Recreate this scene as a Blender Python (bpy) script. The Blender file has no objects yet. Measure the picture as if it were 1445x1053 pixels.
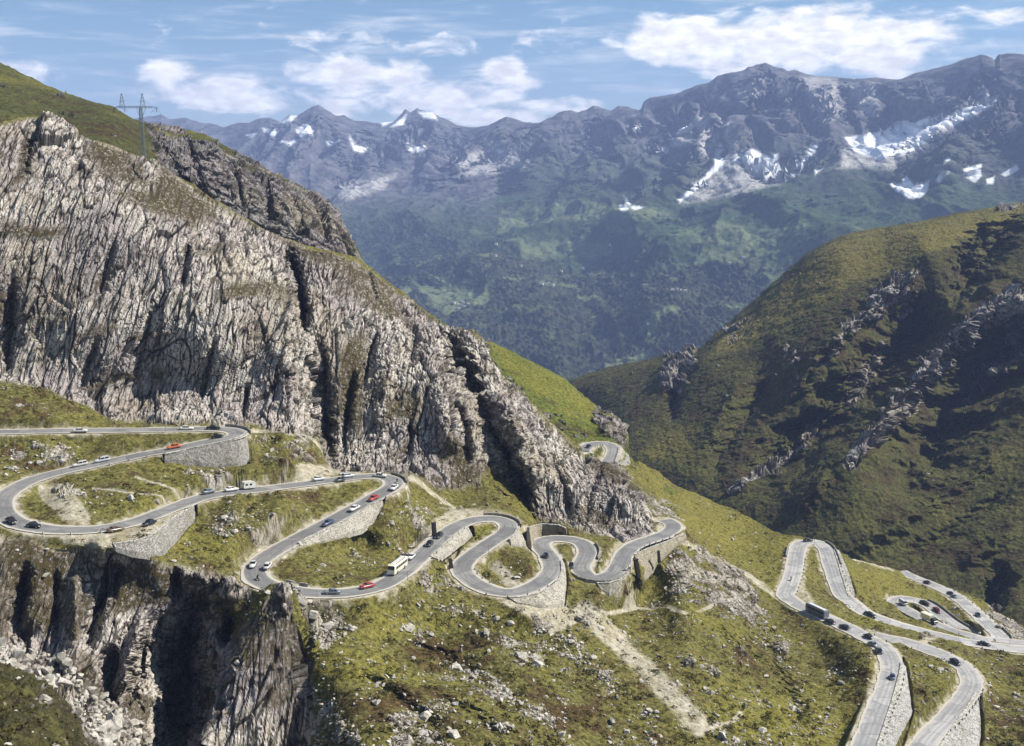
import bpy, bmesh, math, random
import numpy as np
from mathutils import Vector, Matrix
C = bpy.context.scene.collection
rng = np.random.default_rng(7)
random.seed(7)
PI = math.pi
# ------------------------------------------------------------------ camera model (photo pixels 1445 x 1053)
PW, PH = 1445.0, 1053.0
F = 722.5 / math.tan(math.radians(25.0))
PITCH = math.radians(10.1)
CP, SP = math.cos(PITCH), math.sin(PITCH)

def rays(px, py):
    xc = (np.asarray(px, float) - PW / 2) / F
    yc = -(np.asarray(py, float) - PH / 2) / F
    return xc, CP + yc * SP, -SP + yc * CP          # x, y (forward), z
def at_y(px, py, Y):
    x, y, z = rays(px, py); k = np.asarray(Y, float) / y
    return np.stack([x * k, y * k, z * k], -1)
def at_z(px, py, Z):
    x, y, z = rays(px, py); k = np.asarray(Z, float) / z
    return np.stack([x * k, y * k, z * k], -1)
def project(P):
    P = np.asarray(P, float); X, Y, Z = P[..., 0], P[..., 1], P[..., 2]
    fw = Y * CP - Z * SP; up = Y * SP + Z * CP
    return PW / 2 + F * X / fw, PH / 2 - F * up / fw

# ------------------------------------------------------------------ noise
def _h(ix, iy, iz, seed):
    h = (ix.astype(np.uint32) * np.uint32(374761393) + iy.astype(np.uint32) * np.uint32(668265263)
         + iz.astype(np.uint32) * np.uint32(2147483647 - 58) + np.uint32((seed * 1274126177) & 0xffffffff))
    h = (h ^ (h >> np.uint32(13))) * np.uint32(1274126177)
    h = (h ^ (h >> np.uint32(15))) * np.uint32(2246822519)
    return h ^ (h >> np.uint32(16))
def _r(h, k=0):
    if k:
        h = (h + np.uint32((k * 2654435769) & 0xffffffff)); h = (h ^ (h >> np.uint32(15))) * np.uint32(2246822519); h = h ^ (h >> np.uint32(13))
    return (h & np.uint32(0xffffff)).astype(np.float32) / np.float32(0xffffff)
def noise(p, seed=0):
    p = np.asarray(p, np.float32); i = np.floor(p).astype(np.int64); f = p - i
    u = f * f * f * (f * (f * 6 - 15) + 10); out = 0
    for dx in (0, 1):
        for dy in (0, 1):
            for dz in (0, 1):
                h = _h(i[:, 0] + dx, i[:, 1] + dy, i[:, 2] + dz, seed)
                g = ((_r(h, 1) * 2 - 1) * (f[:, 0] - dx) + (_r(h, 2) * 2 - 1) * (f[:, 1] - dy) + (_r(h, 3) * 2 - 1) * (f[:, 2] - dz))
                w = (u[:, 0] if dx else 1 - u[:, 0]) * (u[:, 1] if dy else 1 - u[:, 1]) * (u[:, 2] if dz else 1 - u[:, 2])
                out = out + w * g
    return out * 1.5
def fbm(p, oct=4, seed=0, gain=.5, lac=2.03):
    a, s, out = 1., 0., 0
    for o in range(oct):
        out = out + a * noise(p, seed + o * 17); s += a; a *= gain; p = p * lac + 13.7
    return out / s
def ridged(p, oct=5, seed=0, gain=.5, lac=2.05):
    a, s, out, w = 1., 0., 0, 1
    for o in range(oct):
        n = 1 - np.abs(noise(p, seed + o * 17)) * 1.6; n = np.clip(n, 0, 1) ** 2
        out = out + a * n * w; w = np.clip(n * 1.5, 0, 1); s += a; a *= gain; p = p * lac + 7.3
    return out / s
def worley(p, seed=0, facet=1.0):
    """F1, F2, a random value per cell, and a random sloping facet per cell (flat block faces)"""
    p = np.asarray(p, np.float32); i = np.floor(p).astype(np.int64); f = (p - i).astype(np.float32)
    n = len(p); F1 = np.full(n, 9, np.float32); F2 = F1.copy(); rv = np.zeros(n, np.float32); fc = np.zeros(n, np.float32)
    for dx in (-1, 0, 1):
        for dy in (-1, 0, 1):
            for dz in (-1, 0, 1):
                h = _h(i[:, 0] + dx, i[:, 1] + dy, i[:, 2] + dz, seed)
                ex = dx + _r(h, 1) - f[:, 0]; ey = dy + _r(h, 2) - f[:, 1]; ez = dz + _r(h, 3) - f[:, 2]
                d = ex * ex + ey * ey + ez * ez
                m = d < F1
                F2 = np.where(m, F1, np.minimum(F2, d)); F1 = np.where(m, d, F1)
                r = _r(h, 4); rv = np.where(m, r, rv)
                t = -((_r(h, 5) * 2 - 1) * ex + (_r(h, 6) * 2 - 1) * ey + (_r(h, 7) * 2 - 1) * ez)
                fc = np.where(m, t, fc)
    return np.sqrt(F1), np.sqrt(F2), rv, fc
def sst(a, b, x):
    t = np.clip((x - a) / (b - a), 0, 1); return t * t * (3 - 2 * t)

# ------------------------------------------------------------------ pixel polygons / polylines (used to say where ground kinds lie)
def poly_sd(px, py, poly):
    """signed distance (positive inside) to a closed polygon"""
    poly = np.asarray(poly, float); d = np.full(px.shape, 1e9); ins = np.zeros(px.shape, bool); n = len(poly)
    for k in range(n):
        ax, ay = poly[k]; bx, by = poly[(k + 1) % n]; ex, ey = bx - ax, by - ay
        t = np.clip(((px - ax) * ex + (py - ay) * ey) / (ex * ex + ey * ey + 1e-9), 0, 1)
        d = np.minimum(d, (px - ax - t * ex) ** 2 + (py - ay - t * ey) ** 2)
        c = ((ay > py) != (by > py)); xx = (bx - ax) * (py - ay) / (by - ay if by != ay else 1e-9) + ax
        ins ^= c & (px < xx)
    return np.where(ins, 1, -1) * np.sqrt(d)
def line_d(px, py, pts, signed=False):
    pts = np.asarray(pts, float); d = np.full(px.shape, 1e12); sg = np.ones(px.shape); tt = np.zeros(px.shape); L = 0
    seg = np.hypot(*(pts[1:, :2] - pts[:-1, :2]).T); tot = seg.sum()
    for k in range(len(pts) - 1):
        ax, ay = pts[k][:2]; bx, by = pts[k + 1][:2]; ex, ey = bx - ax, by - ay
        t = np.clip(((px - ax) * ex + (py - ay) * ey) / (ex * ex + ey * ey + 1e-9), 0, 1)
        q = (px - ax - t * ex) ** 2 + (py - ay - t * ey) ** 2; m = q < d
        d = np.where(m, q, d); tt = np.where(m, (L + t * seg[k]) / tot, tt)
        if signed: sg = np.where(m, np.sign(ex * (py - ay) - ey * (px - ax)), sg)
        L += seg[k]
    return np.sqrt(d), tt, sg

# ------------------------------------------------------------------ thin plate spline over log distance
class TPS:
    def __init__(s, pts, lam=1e-3):
        pts = np.asarray(pts, float); s.c = pts[:, :2] / 100; v = np.log(pts[:, 2]); n = len(v)
        K = s.k(s.c, s.c) + lam * np.eye(n); Pm = np.c_[np.ones(n), s.c]
        A = np.zeros((n + 3, n + 3)); A[:n, :n] = K; A[:n, n:] = Pm; A[n:, :n] = Pm.T
        s.w = np.linalg.solve(A, np.r_[v, 0, 0, 0])
    def k(s, a, b):
        r2 = ((a[:, None, :] - b[None]) ** 2).sum(-1); return .5 * r2 * np.log(r2 + 1e-9)
    def __call__(s, px, py):
        sh = np.shape(px); q = np.c_[np.ravel(px), np.ravel(py)] / 100; out = np.empty(len(q))
        for k in range(0, len(q), 20000):
            b = q[k:k + 20000]; out[k:k + 20000] = s.k(b, s.c) @ s.w[:-3] + s.w[-3] + b @ s.w[-2:]
        return np.exp(out).reshape(sh)

def catmull(pts, step=1.5):
    pts = np.asarray(pts, float); P = np.vstack([2 * pts[0] - pts[1], pts, 2 * pts[-1] - pts[-2]]); out = []
    for k in range(1, len(P) - 2):
        a, b, c, d = P[k - 1:k + 3]; n = max(2, int(np.hypot(*(c - b)[:2]) / step))
        t = (np.arange(n) / n)[:, None]
        out.append(.5 * (2 * b + (c - a) * t + (2 * a - 5 * b + 4 * c - d) * t * t + (-a + 3 * b - 3 * c + d) * t ** 3))
    out.append(P[-2][None]); return np.vstack(out)
def resample(P, step):
    P = np.asarray(P, float); L = np.r_[0, np.cumsum(np.linalg.norm(np.diff(P, axis=0), axis=1))]
    n = max(2, int(round(L[-1] / step)) + 1); s = np.linspace(0, L[-1], n)
    return np.stack([np.interp(s, L, P[:, k]) for k in range(P.shape[1])], -1)
def gsm(a, sig):
    n = int(sig * 3); k = np.exp(-.5 * (np.arange(-n, n + 1) / sig) ** 2); k /= k.sum()
    return np.stack([np.convolve(np.r_[2 * a[0, j] - a[n:0:-1, j], a[:, j], 2 * a[-1, j] - a[-2:-n - 2:-1, j]], k, 'valid') for j in range(a.shape[1])], -1)

# ------------------------------------------------------------------ mesh helpers
def mesh_from(name, verts, faces, mat=None, smooth=False, parent=None, uv=None):
    me = bpy.data.meshes.new(name); me.from_pydata([tuple(map(float, v)) for v in verts], [], [tuple(map(int, f)) for f in faces]); me.update()
    if smooth: me.polygons.foreach_set('use_smooth', np.ones(len(me.polygons), bool))
    o = bpy.data.objects.new(name, me); C.objects.link(o)
    if mat: me.materials.append(mat)
    if parent: o.parent = parent
    return o
def quick_mesh(name, V, Q, mat, smooth=True, attrs=None, n=4):
    """big numpy mesh; Q is (m,n) vertex indices"""
    me = bpy.data.meshes.new(name); V = np.ascontiguousarray(V, np.float32); Q = np.ascontiguousarray(Q, np.int32)
    me.vertices.add(len(V)); me.vertices.foreach_set('co', V.ravel())
    me.loops.add(Q.size); me.loops.foreach_set('vertex_index', Q.ravel())
    me.polygons.add(len(Q)); me.polygons.foreach_set('loop_start', np.arange(len(Q), dtype=np.int32) * n)
    me.polygons.foreach_set('loop_total', np.full(len(Q), n, np.int32))
    me.update(calc_edges=True)
    me.polygons.foreach_set('use_smooth', np.full(len(Q), smooth, bool))
    for k, a in (attrs or {}).items():
        at = me.attributes.new(k, 'FLOAT', 'POINT'); at.data.foreach_set('value', np.ascontiguousarray(a, np.float32).ravel())
    me.materials.append(mat); o = bpy.data.objects.new(name, me); C.objects.link(o); return o
def grid_quads(r, c):
    i = np.arange(r * c).reshape(r, c)
    return np.stack([i[:-1, :-1], i[:-1, 1:], i[1:, 1:], i[1:, :-1]], -1).reshape(-1, 4)
def normals(P):
    du = np.gradient(P, axis=1); dv = np.gradient(P, axis=0); n = np.cross(du, dv)
    n /= np.linalg.norm(n, axis=-1, keepdims=True) + 1e-9; return n
def blur(P, r):
    """box blur of a grid, twice"""
    for _ in range(2):
        for ax_ in (0, 1):
            n = P.shape[ax_]; pad = [(0, 0)] * P.ndim; pad[ax_] = (r + 1, r); c = np.cumsum(np.pad(P, pad, mode='edge'), ax_)
            P = (np.take(c, np.arange(2 * r + 1, n + 2 * r + 1), ax_) - np.take(c, np.arange(0, n), ax_)) / (2 * r + 1)
    return P
def tag(o, label=None, cat=None, group=None, kind=None):
    if label: o['label'] = label
    if cat: o['category'] = cat
    if group: o['group'] = group
    if kind: o['kind'] = kind
    return o
def empty(name, loc=(0, 0, 0), rz=0):
    o = bpy.data.objects.new(name, None); C.objects.link(o); o.location = loc; o.rotation_euler = (0, 0, rz); o.empty_display_size = .5; return o
def copy_tree(o, parent=None):
    c = o.copy(); C.objects.link(c)
    if parent: c.parent = parent
    for ch in list(o.children): copy_tree(ch, c)
    return c

# ------------------------------------------------------------------ node helper
class NT:
    def __init__(s, name, rough=.9, spec=.2):
        s.m = bpy.data.materials.new(name); s.m.use_nodes = True; s.t = s.m.node_tree; s.b = s.t.nodes['Principled BSDF']
        s.b.inputs['Roughness'].default_value = rough; s.b.inputs['Specular IOR Level'].default_value = spec
    def n(s, ty, **kw):
        x = s.t.nodes.new(ty)
        for k, v in kw.items(): setattr(x, k, v)
        return x
    def l(s, a, b): s.t.links.new(a, b); return s
    def put(s, sock, v):
        if hasattr(v, 'is_linked') or isinstance(v, bpy.types.NodeSocket): s.t.links.new(v, sock)
        elif isinstance(v, tuple) and len(v) == 3 and sock.type == 'RGBA': sock.default_value = (*v, 1)
        else: sock.default_value = v
    def pos(s): return s.n('ShaderNodeNewGeometry').outputs['Position']
    def obj(s): return s.n('ShaderNodeTexCoord').outputs['Object']
    def attr(s, a): return s.n('ShaderNodeAttribute', attribute_name=a).outputs['Fac']
    def map(s, v, scale=(1, 1, 1), rot=(0, 0, 0)):
        m = s.n('ShaderNodeMapping'); s.put(m.inputs['Vector'], v); m.inputs['Scale'].default_value = scale; m.inputs['Rotation'].default_value = rot; return m.outputs[0]
    def noise(s, v, scale, detail=5, rough=.6, dist=0):
        m = s.n('ShaderNodeTexNoise'); s.put(m.inputs['Vector'], v); m.inputs['Scale'].default_value = scale; m.inputs['Detail'].default_value = detail
        m.inputs['Roughness'].default_value = rough; m.inputs['Distortion'].default_value = dist; return m.outputs['Fac']
    def vor(s, v, scale, feat='F1', out='Distance', rand=1):
        m = s.n('ShaderNodeTexVoronoi', feature=feat); s.put(m.inputs['Vector'], v); m.inputs['Scale'].default_value = scale; m.inputs['Randomness'].default_value = rand; return m.outputs[out]
    def ramp(s, v, a, b, lo=0., hi=1.):
        m = s.n('ShaderNodeMapRange', interpolation_type='SMOOTHSTEP'); s.put(m.inputs[0], v)
        for k, x in enumerate((a, b, lo, hi)): s.put(m.inputs[k + 1], x)
        return m.outputs[0]
    def math(s, op, a, b=0., c=0.):
        m = s.n('ShaderNodeMath', operation=op); s.put(m.inputs[0], a); s.put(m.inputs[1], b); s.put(m.inputs[2], c); return m.outputs[0]
    def mix(s, f, a, b, blend='MIX'):
        m = s.n('ShaderNodeMix', data_type='RGBA', blend_type=blend); s.put(m.inputs[0], f); s.put(m.inputs[6], a); s.put(m.inputs[7], b); return m.outputs[2]
    def bump(s, h, dist, strength=1., normal=None):
        m = s.n('ShaderNodeBump'); s.put(m.inputs['Height'], h); m.inputs['Distance'].default_value = dist; m.inputs['Strength'].default_value = strength
        if normal is not None: s.put(m.inputs['Normal'], normal)
        return m.outputs[0]
    def out(s, col, normal=None, rough=None):
        s.put(s.b.inputs['Base Color'], col)
        if normal is not None: s.put(s.b.inputs['Normal'], normal)
        if rough is not None: s.put(s.b.inputs['Roughness'], rough)
        return s.m
# ------------------------------------------------------------------ roads: traced centre lines with a falling height profile
class Road:
    def __init__(s, pts, width):
        """pts: (px, py[, z]) ; z given at key points and graded evenly between them"""
        a = np.array([(p[0], p[1]) for p in pts], float); L = np.r_[0, np.cumsum(np.hypot(*np.diff(a, axis=0).T))]
        kz = [(L[i], p[2]) for i, p in enumerate(pts) if len(p) > 2]
        d = catmull(a, 1.2); Ld = np.r_[0, np.cumsum(np.hypot(*np.diff(d, axis=0).T))]
        z = np.interp(Ld, [k[0] for k in kz], [k[1] for k in kz])
        P = resample(at_z(d[:, 0], d[:, 1], z), .7); P = gsm(P, 2.2)
        P[:, 2] = gsm(P[:, 2:3], 9)[:, 0]
        s.P = P; s.W = width
        t = np.gradient(P[:, :2], axis=0); t /= np.linalg.norm(t, axis=1, keepdims=True) + 1e-9
        s.T = t; s.N = np.stack([-t[:, 1], t[:, 0]], -1)          # left-hand normal
        s.px, s.py = project(P)
        s.L = np.r_[0, np.cumsum(np.linalg.norm(np.diff(P, axis=0), axis=1))]
    def near(s, px, py):
        return int(np.argmin((s.px - px) ** 2 + ((s.py - py) * 1.6) ** 2))
    def edge(s, px, py, side, off=0.):
        i = s.near(px, py); p = s.P[i].copy(); p[:2] += s.N[i] * side * (s.W / 2 + off); return i, p

UP = Road([(-160, 612, -75), (-60, 610.5), (0, 609.5, -76), (60, 608.5), (113, 607.8), (200, 607), (263, 605.8), (300, 605.5), (322, 606.5), (334, 609.5, -80), (335, 614), (320, 619), (300, 622), (270, 628.5),
           (240, 635, -82), (210, 640), (180, 646), (130, 656.5), (90, 665), (50, 676), (22, 689), (5, 702), (1, 713, -86), (6, 726), (22, 737), (45, 743.5), (72, 747), (100, 748, -87.5), (130, 747.5), (166, 742.5),
           (199, 734), (242, 717.5), (285, 702), (329, 694.5, -91.5), (368, 690.5), (437, 682), (471, 677.5), (505, 673), (530, 672), (548, 675, -97), (557, 681), (551, 689), (535, 698), (499, 718), (464, 737), (437, 751),
           (403, 769), (378, 784), (362, 797), (359, 808, -102.5), (366, 819), (384, 827), (410, 833), (436, 837, -104.5), (472, 838), (500, 835.5), (537, 827), (564, 811), (587, 791), (605.5, 773.5, -108), (624, 757), (642, 744),
           (662.5, 735), (685, 732), (706, 734, -111), (718, 741), (713, 752), (692, 766), (669, 782), (653, 797), (655, 811, -113.7), (674, 825), (697, 834), (718, 837), (741, 833), (764, 821), (779, 805, -116.3), (776, 788), (765, 774),
           (764, 764.5, -118), (778, 760), (797, 760.5), (819, 765.5), (829, 777), (825, 790), (819, 801), (827, 812, -120.5), (842, 816.5), (857, 814), (869, 806), (876, 793), (883, 780), (898, 768.5), (918, 761), (938, 754.5, -124), (949, 747),
           (949, 740), (938, 734, -125.5)], 6.8)
FRONT = Road([(1170, 1200, -132), (1200, 1110), (1225, 1041, -138), (1238, 1007), (1250, 978), (1257, 954, -142), (1257, 933), (1249, 917), (1235, 906), (1220, 898.5), (1202.5, 889), (1176, 877, -145), (1149, 864), (1125, 853), (1109, 841, -146),
              (1112, 831), (1117, 817), (1121, 801), (1123.5, 785), (1127, 772, -147.5), (1134, 766), (1145, 764.5), (1156, 767), (1165, 775, -148.5), (1170, 788), (1176, 806), (1182, 825), (1190, 840, -152), (1201, 850), (1214.5, 860.5), (1228, 868), (1249, 876, -156),
              (1285, 887), (1330, 899, -160), (1380, 909), (1445, 917, -163.5), (1560, 929, -167)], 6.6)
SIDE = Road([(1240, 1130, -141), (1280, 1083), (1312, 1040, -146), (1333, 1019), (1351, 998), (1366, 978), (1371, 960, -149), (1360, 942), (1336, 927), (1306, 915), (1277, 906), (1253, 901, -150), (1231, 896, -150.5)], 6.4)
LOOP = Road([(1378, 897, -171.5), (1362, 890), (1342, 878.5), (1325, 865.5), (1311, 855, -169.5), (1297, 848.5), (1279, 845), (1266, 845.5, -168), (1263, 850), (1270, 856), (1287, 866), (1305, 875.5), (1328, 885, -166), (1349, 893), (1370, 898), (1390, 902, -165),
             (1407, 904), (1413, 900), (1406, 892, -166.5), (1397, 884), (1380.6, 868.5, -170), (1362.6, 852.5), (1347, 841, -175), (1328, 831), (1307, 822), (1289, 814.5, -179), (1270, 806, -181)], 6.4)
SPUR = Road([(1405, 904, -165), (1425, 906.3), (1445, 908.5, -164.8), (1560, 918, -163)], 6.0)
BACK = Road([(822, 637, -116.5), (829, 630), (838, 626), (848, 625, -117), (858, 627), (865, 632), (866, 639), (862, 647), (858, 653, -119)], 6.6)
NEAR_ROADS = [UP, FRONT, SIDE, LOOP, SPUR]
# ------------------------------------------------------------------ terrain sheets
class Sheet:
    def __init__(s, x0, x1, nx, top, bot, ny, ctrl, lam=1e-3, fold=8, fold_y=.02, fold_z=.012, tpow=1.0, crest=None):
        xs = np.linspace(x0, x1, nx); top = np.asarray(top, float)
        yt = np.interp(xs, top[:, 0], top[:, 1]); yb = bot(xs, yt) if callable(bot) else np.full(nx, float(bot))
        t = np.linspace(0, 1, ny)[:, None] ** tpow
        sg_ = 14 / (xs[1] - xs[0]); ys = gsm(yt[:, None], sg_)[:, 0]; yb = bot(xs, ys) if callable(bot) else yb
        s.px = np.broadcast_to(xs, (ny, nx)).copy(); s.py = yb + (ys - yb) * t + (yt - ys) * t ** 10      # skyline steps do not run down the slope
        tps = TPS(ctrl, lam); k = 3
        # evaluate coarse then refine (smooth function)
        cx = np.r_[np.arange(0, nx - 1, k), nx - 1]; cy = np.r_[np.arange(0, ny - 1, k), ny - 1]
        co = np.log(tps(s.px[np.ix_(cy, cx)], s.py[np.ix_(cy, cx)]))
        a = np.stack([np.interp(np.arange(nx), cx, r) for r in co]); s.Y = np.exp(np.stack([np.interp(np.arange(ny), cy, a[:, j]) for j in range(nx)], 1))
        s.tps = tps; s.ny, s.nx = ny, nx; s.fold = (fold, fold_y, fold_z)
        if crest:                                      # round the skyline over, away from the viewer
            w, amt = crest; q = np.clip(1 - (s.py - yt) / w, 0, 1); s.Y *= 1 + amt * (1 - np.sqrt(1 - q * q * .998))
    def crease(s, pts, w, amp, sharp=1.):
        """amp > 0 : a cleft running back into the slope; amp < 0 : a rib standing out. w = (left,right) half width in px"""
        pts = np.asarray(pts, float); m = 3 * max(w)
        c0 = np.searchsorted(s.px[0], pts[:, 0].min() - m); c1 = np.searchsorted(s.px[0], pts[:, 0].max() + m)
        if c1 <= c0: return
        X, Yp = s.px[:, c0:c1], s.py[:, c0:c1]
        Pn = at_y(X, Yp, s.Y[:, c0:c1]); k = (np.median(s.Y[:, c0:c1]) / F) * max(w)              # metres per half width
        q = Pn.reshape(-1, 3).astype(np.float32) / np.float32(k * 1.6)
        wa = max(w) * .8; X2 = X + wa * fbm(q, 4, 901).reshape(X.shape); Y2 = Yp + wa * fbm(q + 31, 3, 902).reshape(X.shape)
        d, t, sg = line_d(X2, Y2, pts, True)
        ww = np.where(sg > 0, w[0], w[1])              # for a line drawn downwards, sg>0 is the viewer's left side
        g = d / ww; prof = .55 * np.exp(-g ** 2 * sharp) + .45 * np.exp(-1.3 * g)
        prof = prof * sst(3.2, 2., g) * sst(0, .3, t) ** .7 * sst(0, .3, 1 - t) ** .7
        s.Y[:, c0:c1] += amp * prof
    def base(s):
        s.P = at_y(s.px, s.py, s.Y)
    def carve(s, roads, blend=1.8):
        s.rd = np.full((s.ny, s.nx), 1e3, np.float32); s.rside = np.zeros((s.ny, s.nx), np.float32); rz = np.zeros((s.ny, s.nx), np.float32)
        xs = s.px[0]; dx = xs[1] - xs[0]
        for R in roads:
            for i in range(0, len(R.P), 1):
                c = int((R.px[i] - xs[0]) / dx); hw = int(14 * F / R.P[i, 1] / dx) + 2
                a, b = max(0, c - hw), min(s.nx, c + hw)
                if b <= a: continue
                # rows close in picture height
                col = s.py[:, min(max(c, 0), s.nx - 1)]; r0 = np.searchsorted(-col, -(R.py[i] + 70)); r1 = np.searchsorted(-col, -(R.py[i] - 70))
                if r1 <= r0: continue
                D = np.hypot(s.P[r0:r1, a:b, 0] - R.P[i, 0], s.P[r0:r1, a:b, 1] - R.P[i, 1]) - R.W / 2
                m = D < s.rd[r0:r1, a:b]
                s.rd[r0:r1, a:b] = np.where(m, D, s.rd[r0:r1, a:b]); rz[r0:r1, a:b] = np.where(m, R.P[i, 2], rz[r0:r1, a:b])
                sd = (s.P[r0:r1, a:b, 0] - R.P[i, 0]) * R.N[i, 0] + (s.P[r0:r1, a:b, 1] - R.P[i, 1]) * R.N[i, 1]
                s.rside[r0:r1, a:b] = np.where(m, sd, s.rside[r0:r1, a:b])
        near = s.rd < 12
        w = 1 - sst(.9, .9 + blend, s.rd)
        s.P[..., 2] = np.where(near, s.P[..., 2] * (1 - w) + (rz - .16) * w, s.P[..., 2])
    def rows_back(s):
        n, fy, fz = s.fold; out = [s.P]; top = s.P[-1]; d = np.hypot(top[:, 0], top[:, 1])[:, None]
        u = top[:, :2] / d
        for k in range(1, n + 1):
            q = top.copy(); q[:, :2] += u * d * fy * k; q[:, 2] -= (d * fz * (k + .25 * k * k))[:, 0]; out.append(q[None])
        return np.concatenate(out)
    def build(s, name, mat, attrs, label=None, kind='structure', smooth=True):
        P = s.rows_back(); n = s.fold[0]
        at = {k: np.vstack([a, np.repeat(a[-1:], n, 0)]) for k, a in attrs.items()}
        s.obj = quick_mesh(name, P.reshape(-1, 3), grid_quads(*P.shape[:2]), mat, smooth, at)
        tag(s.obj, label, None, None, kind); return s.obj
    def sample(s, px, py):
        """displaced surface point under a pixel (nearest vertex)"""
        xs = s.px[0]; c = int(round((px - xs[0]) / (xs[1] - xs[0]))); c = min(max(c, 0), s.nx - 1)
        qx, qy = project(s.P[:, max(0, c - 8):c + 9]); d = (qx - px) ** 2 + (qy - py) ** 2
        r, k = np.unravel_index(np.argmin(d), d.shape); return s.P[r, max(0, c - 8) + k].copy()

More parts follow.
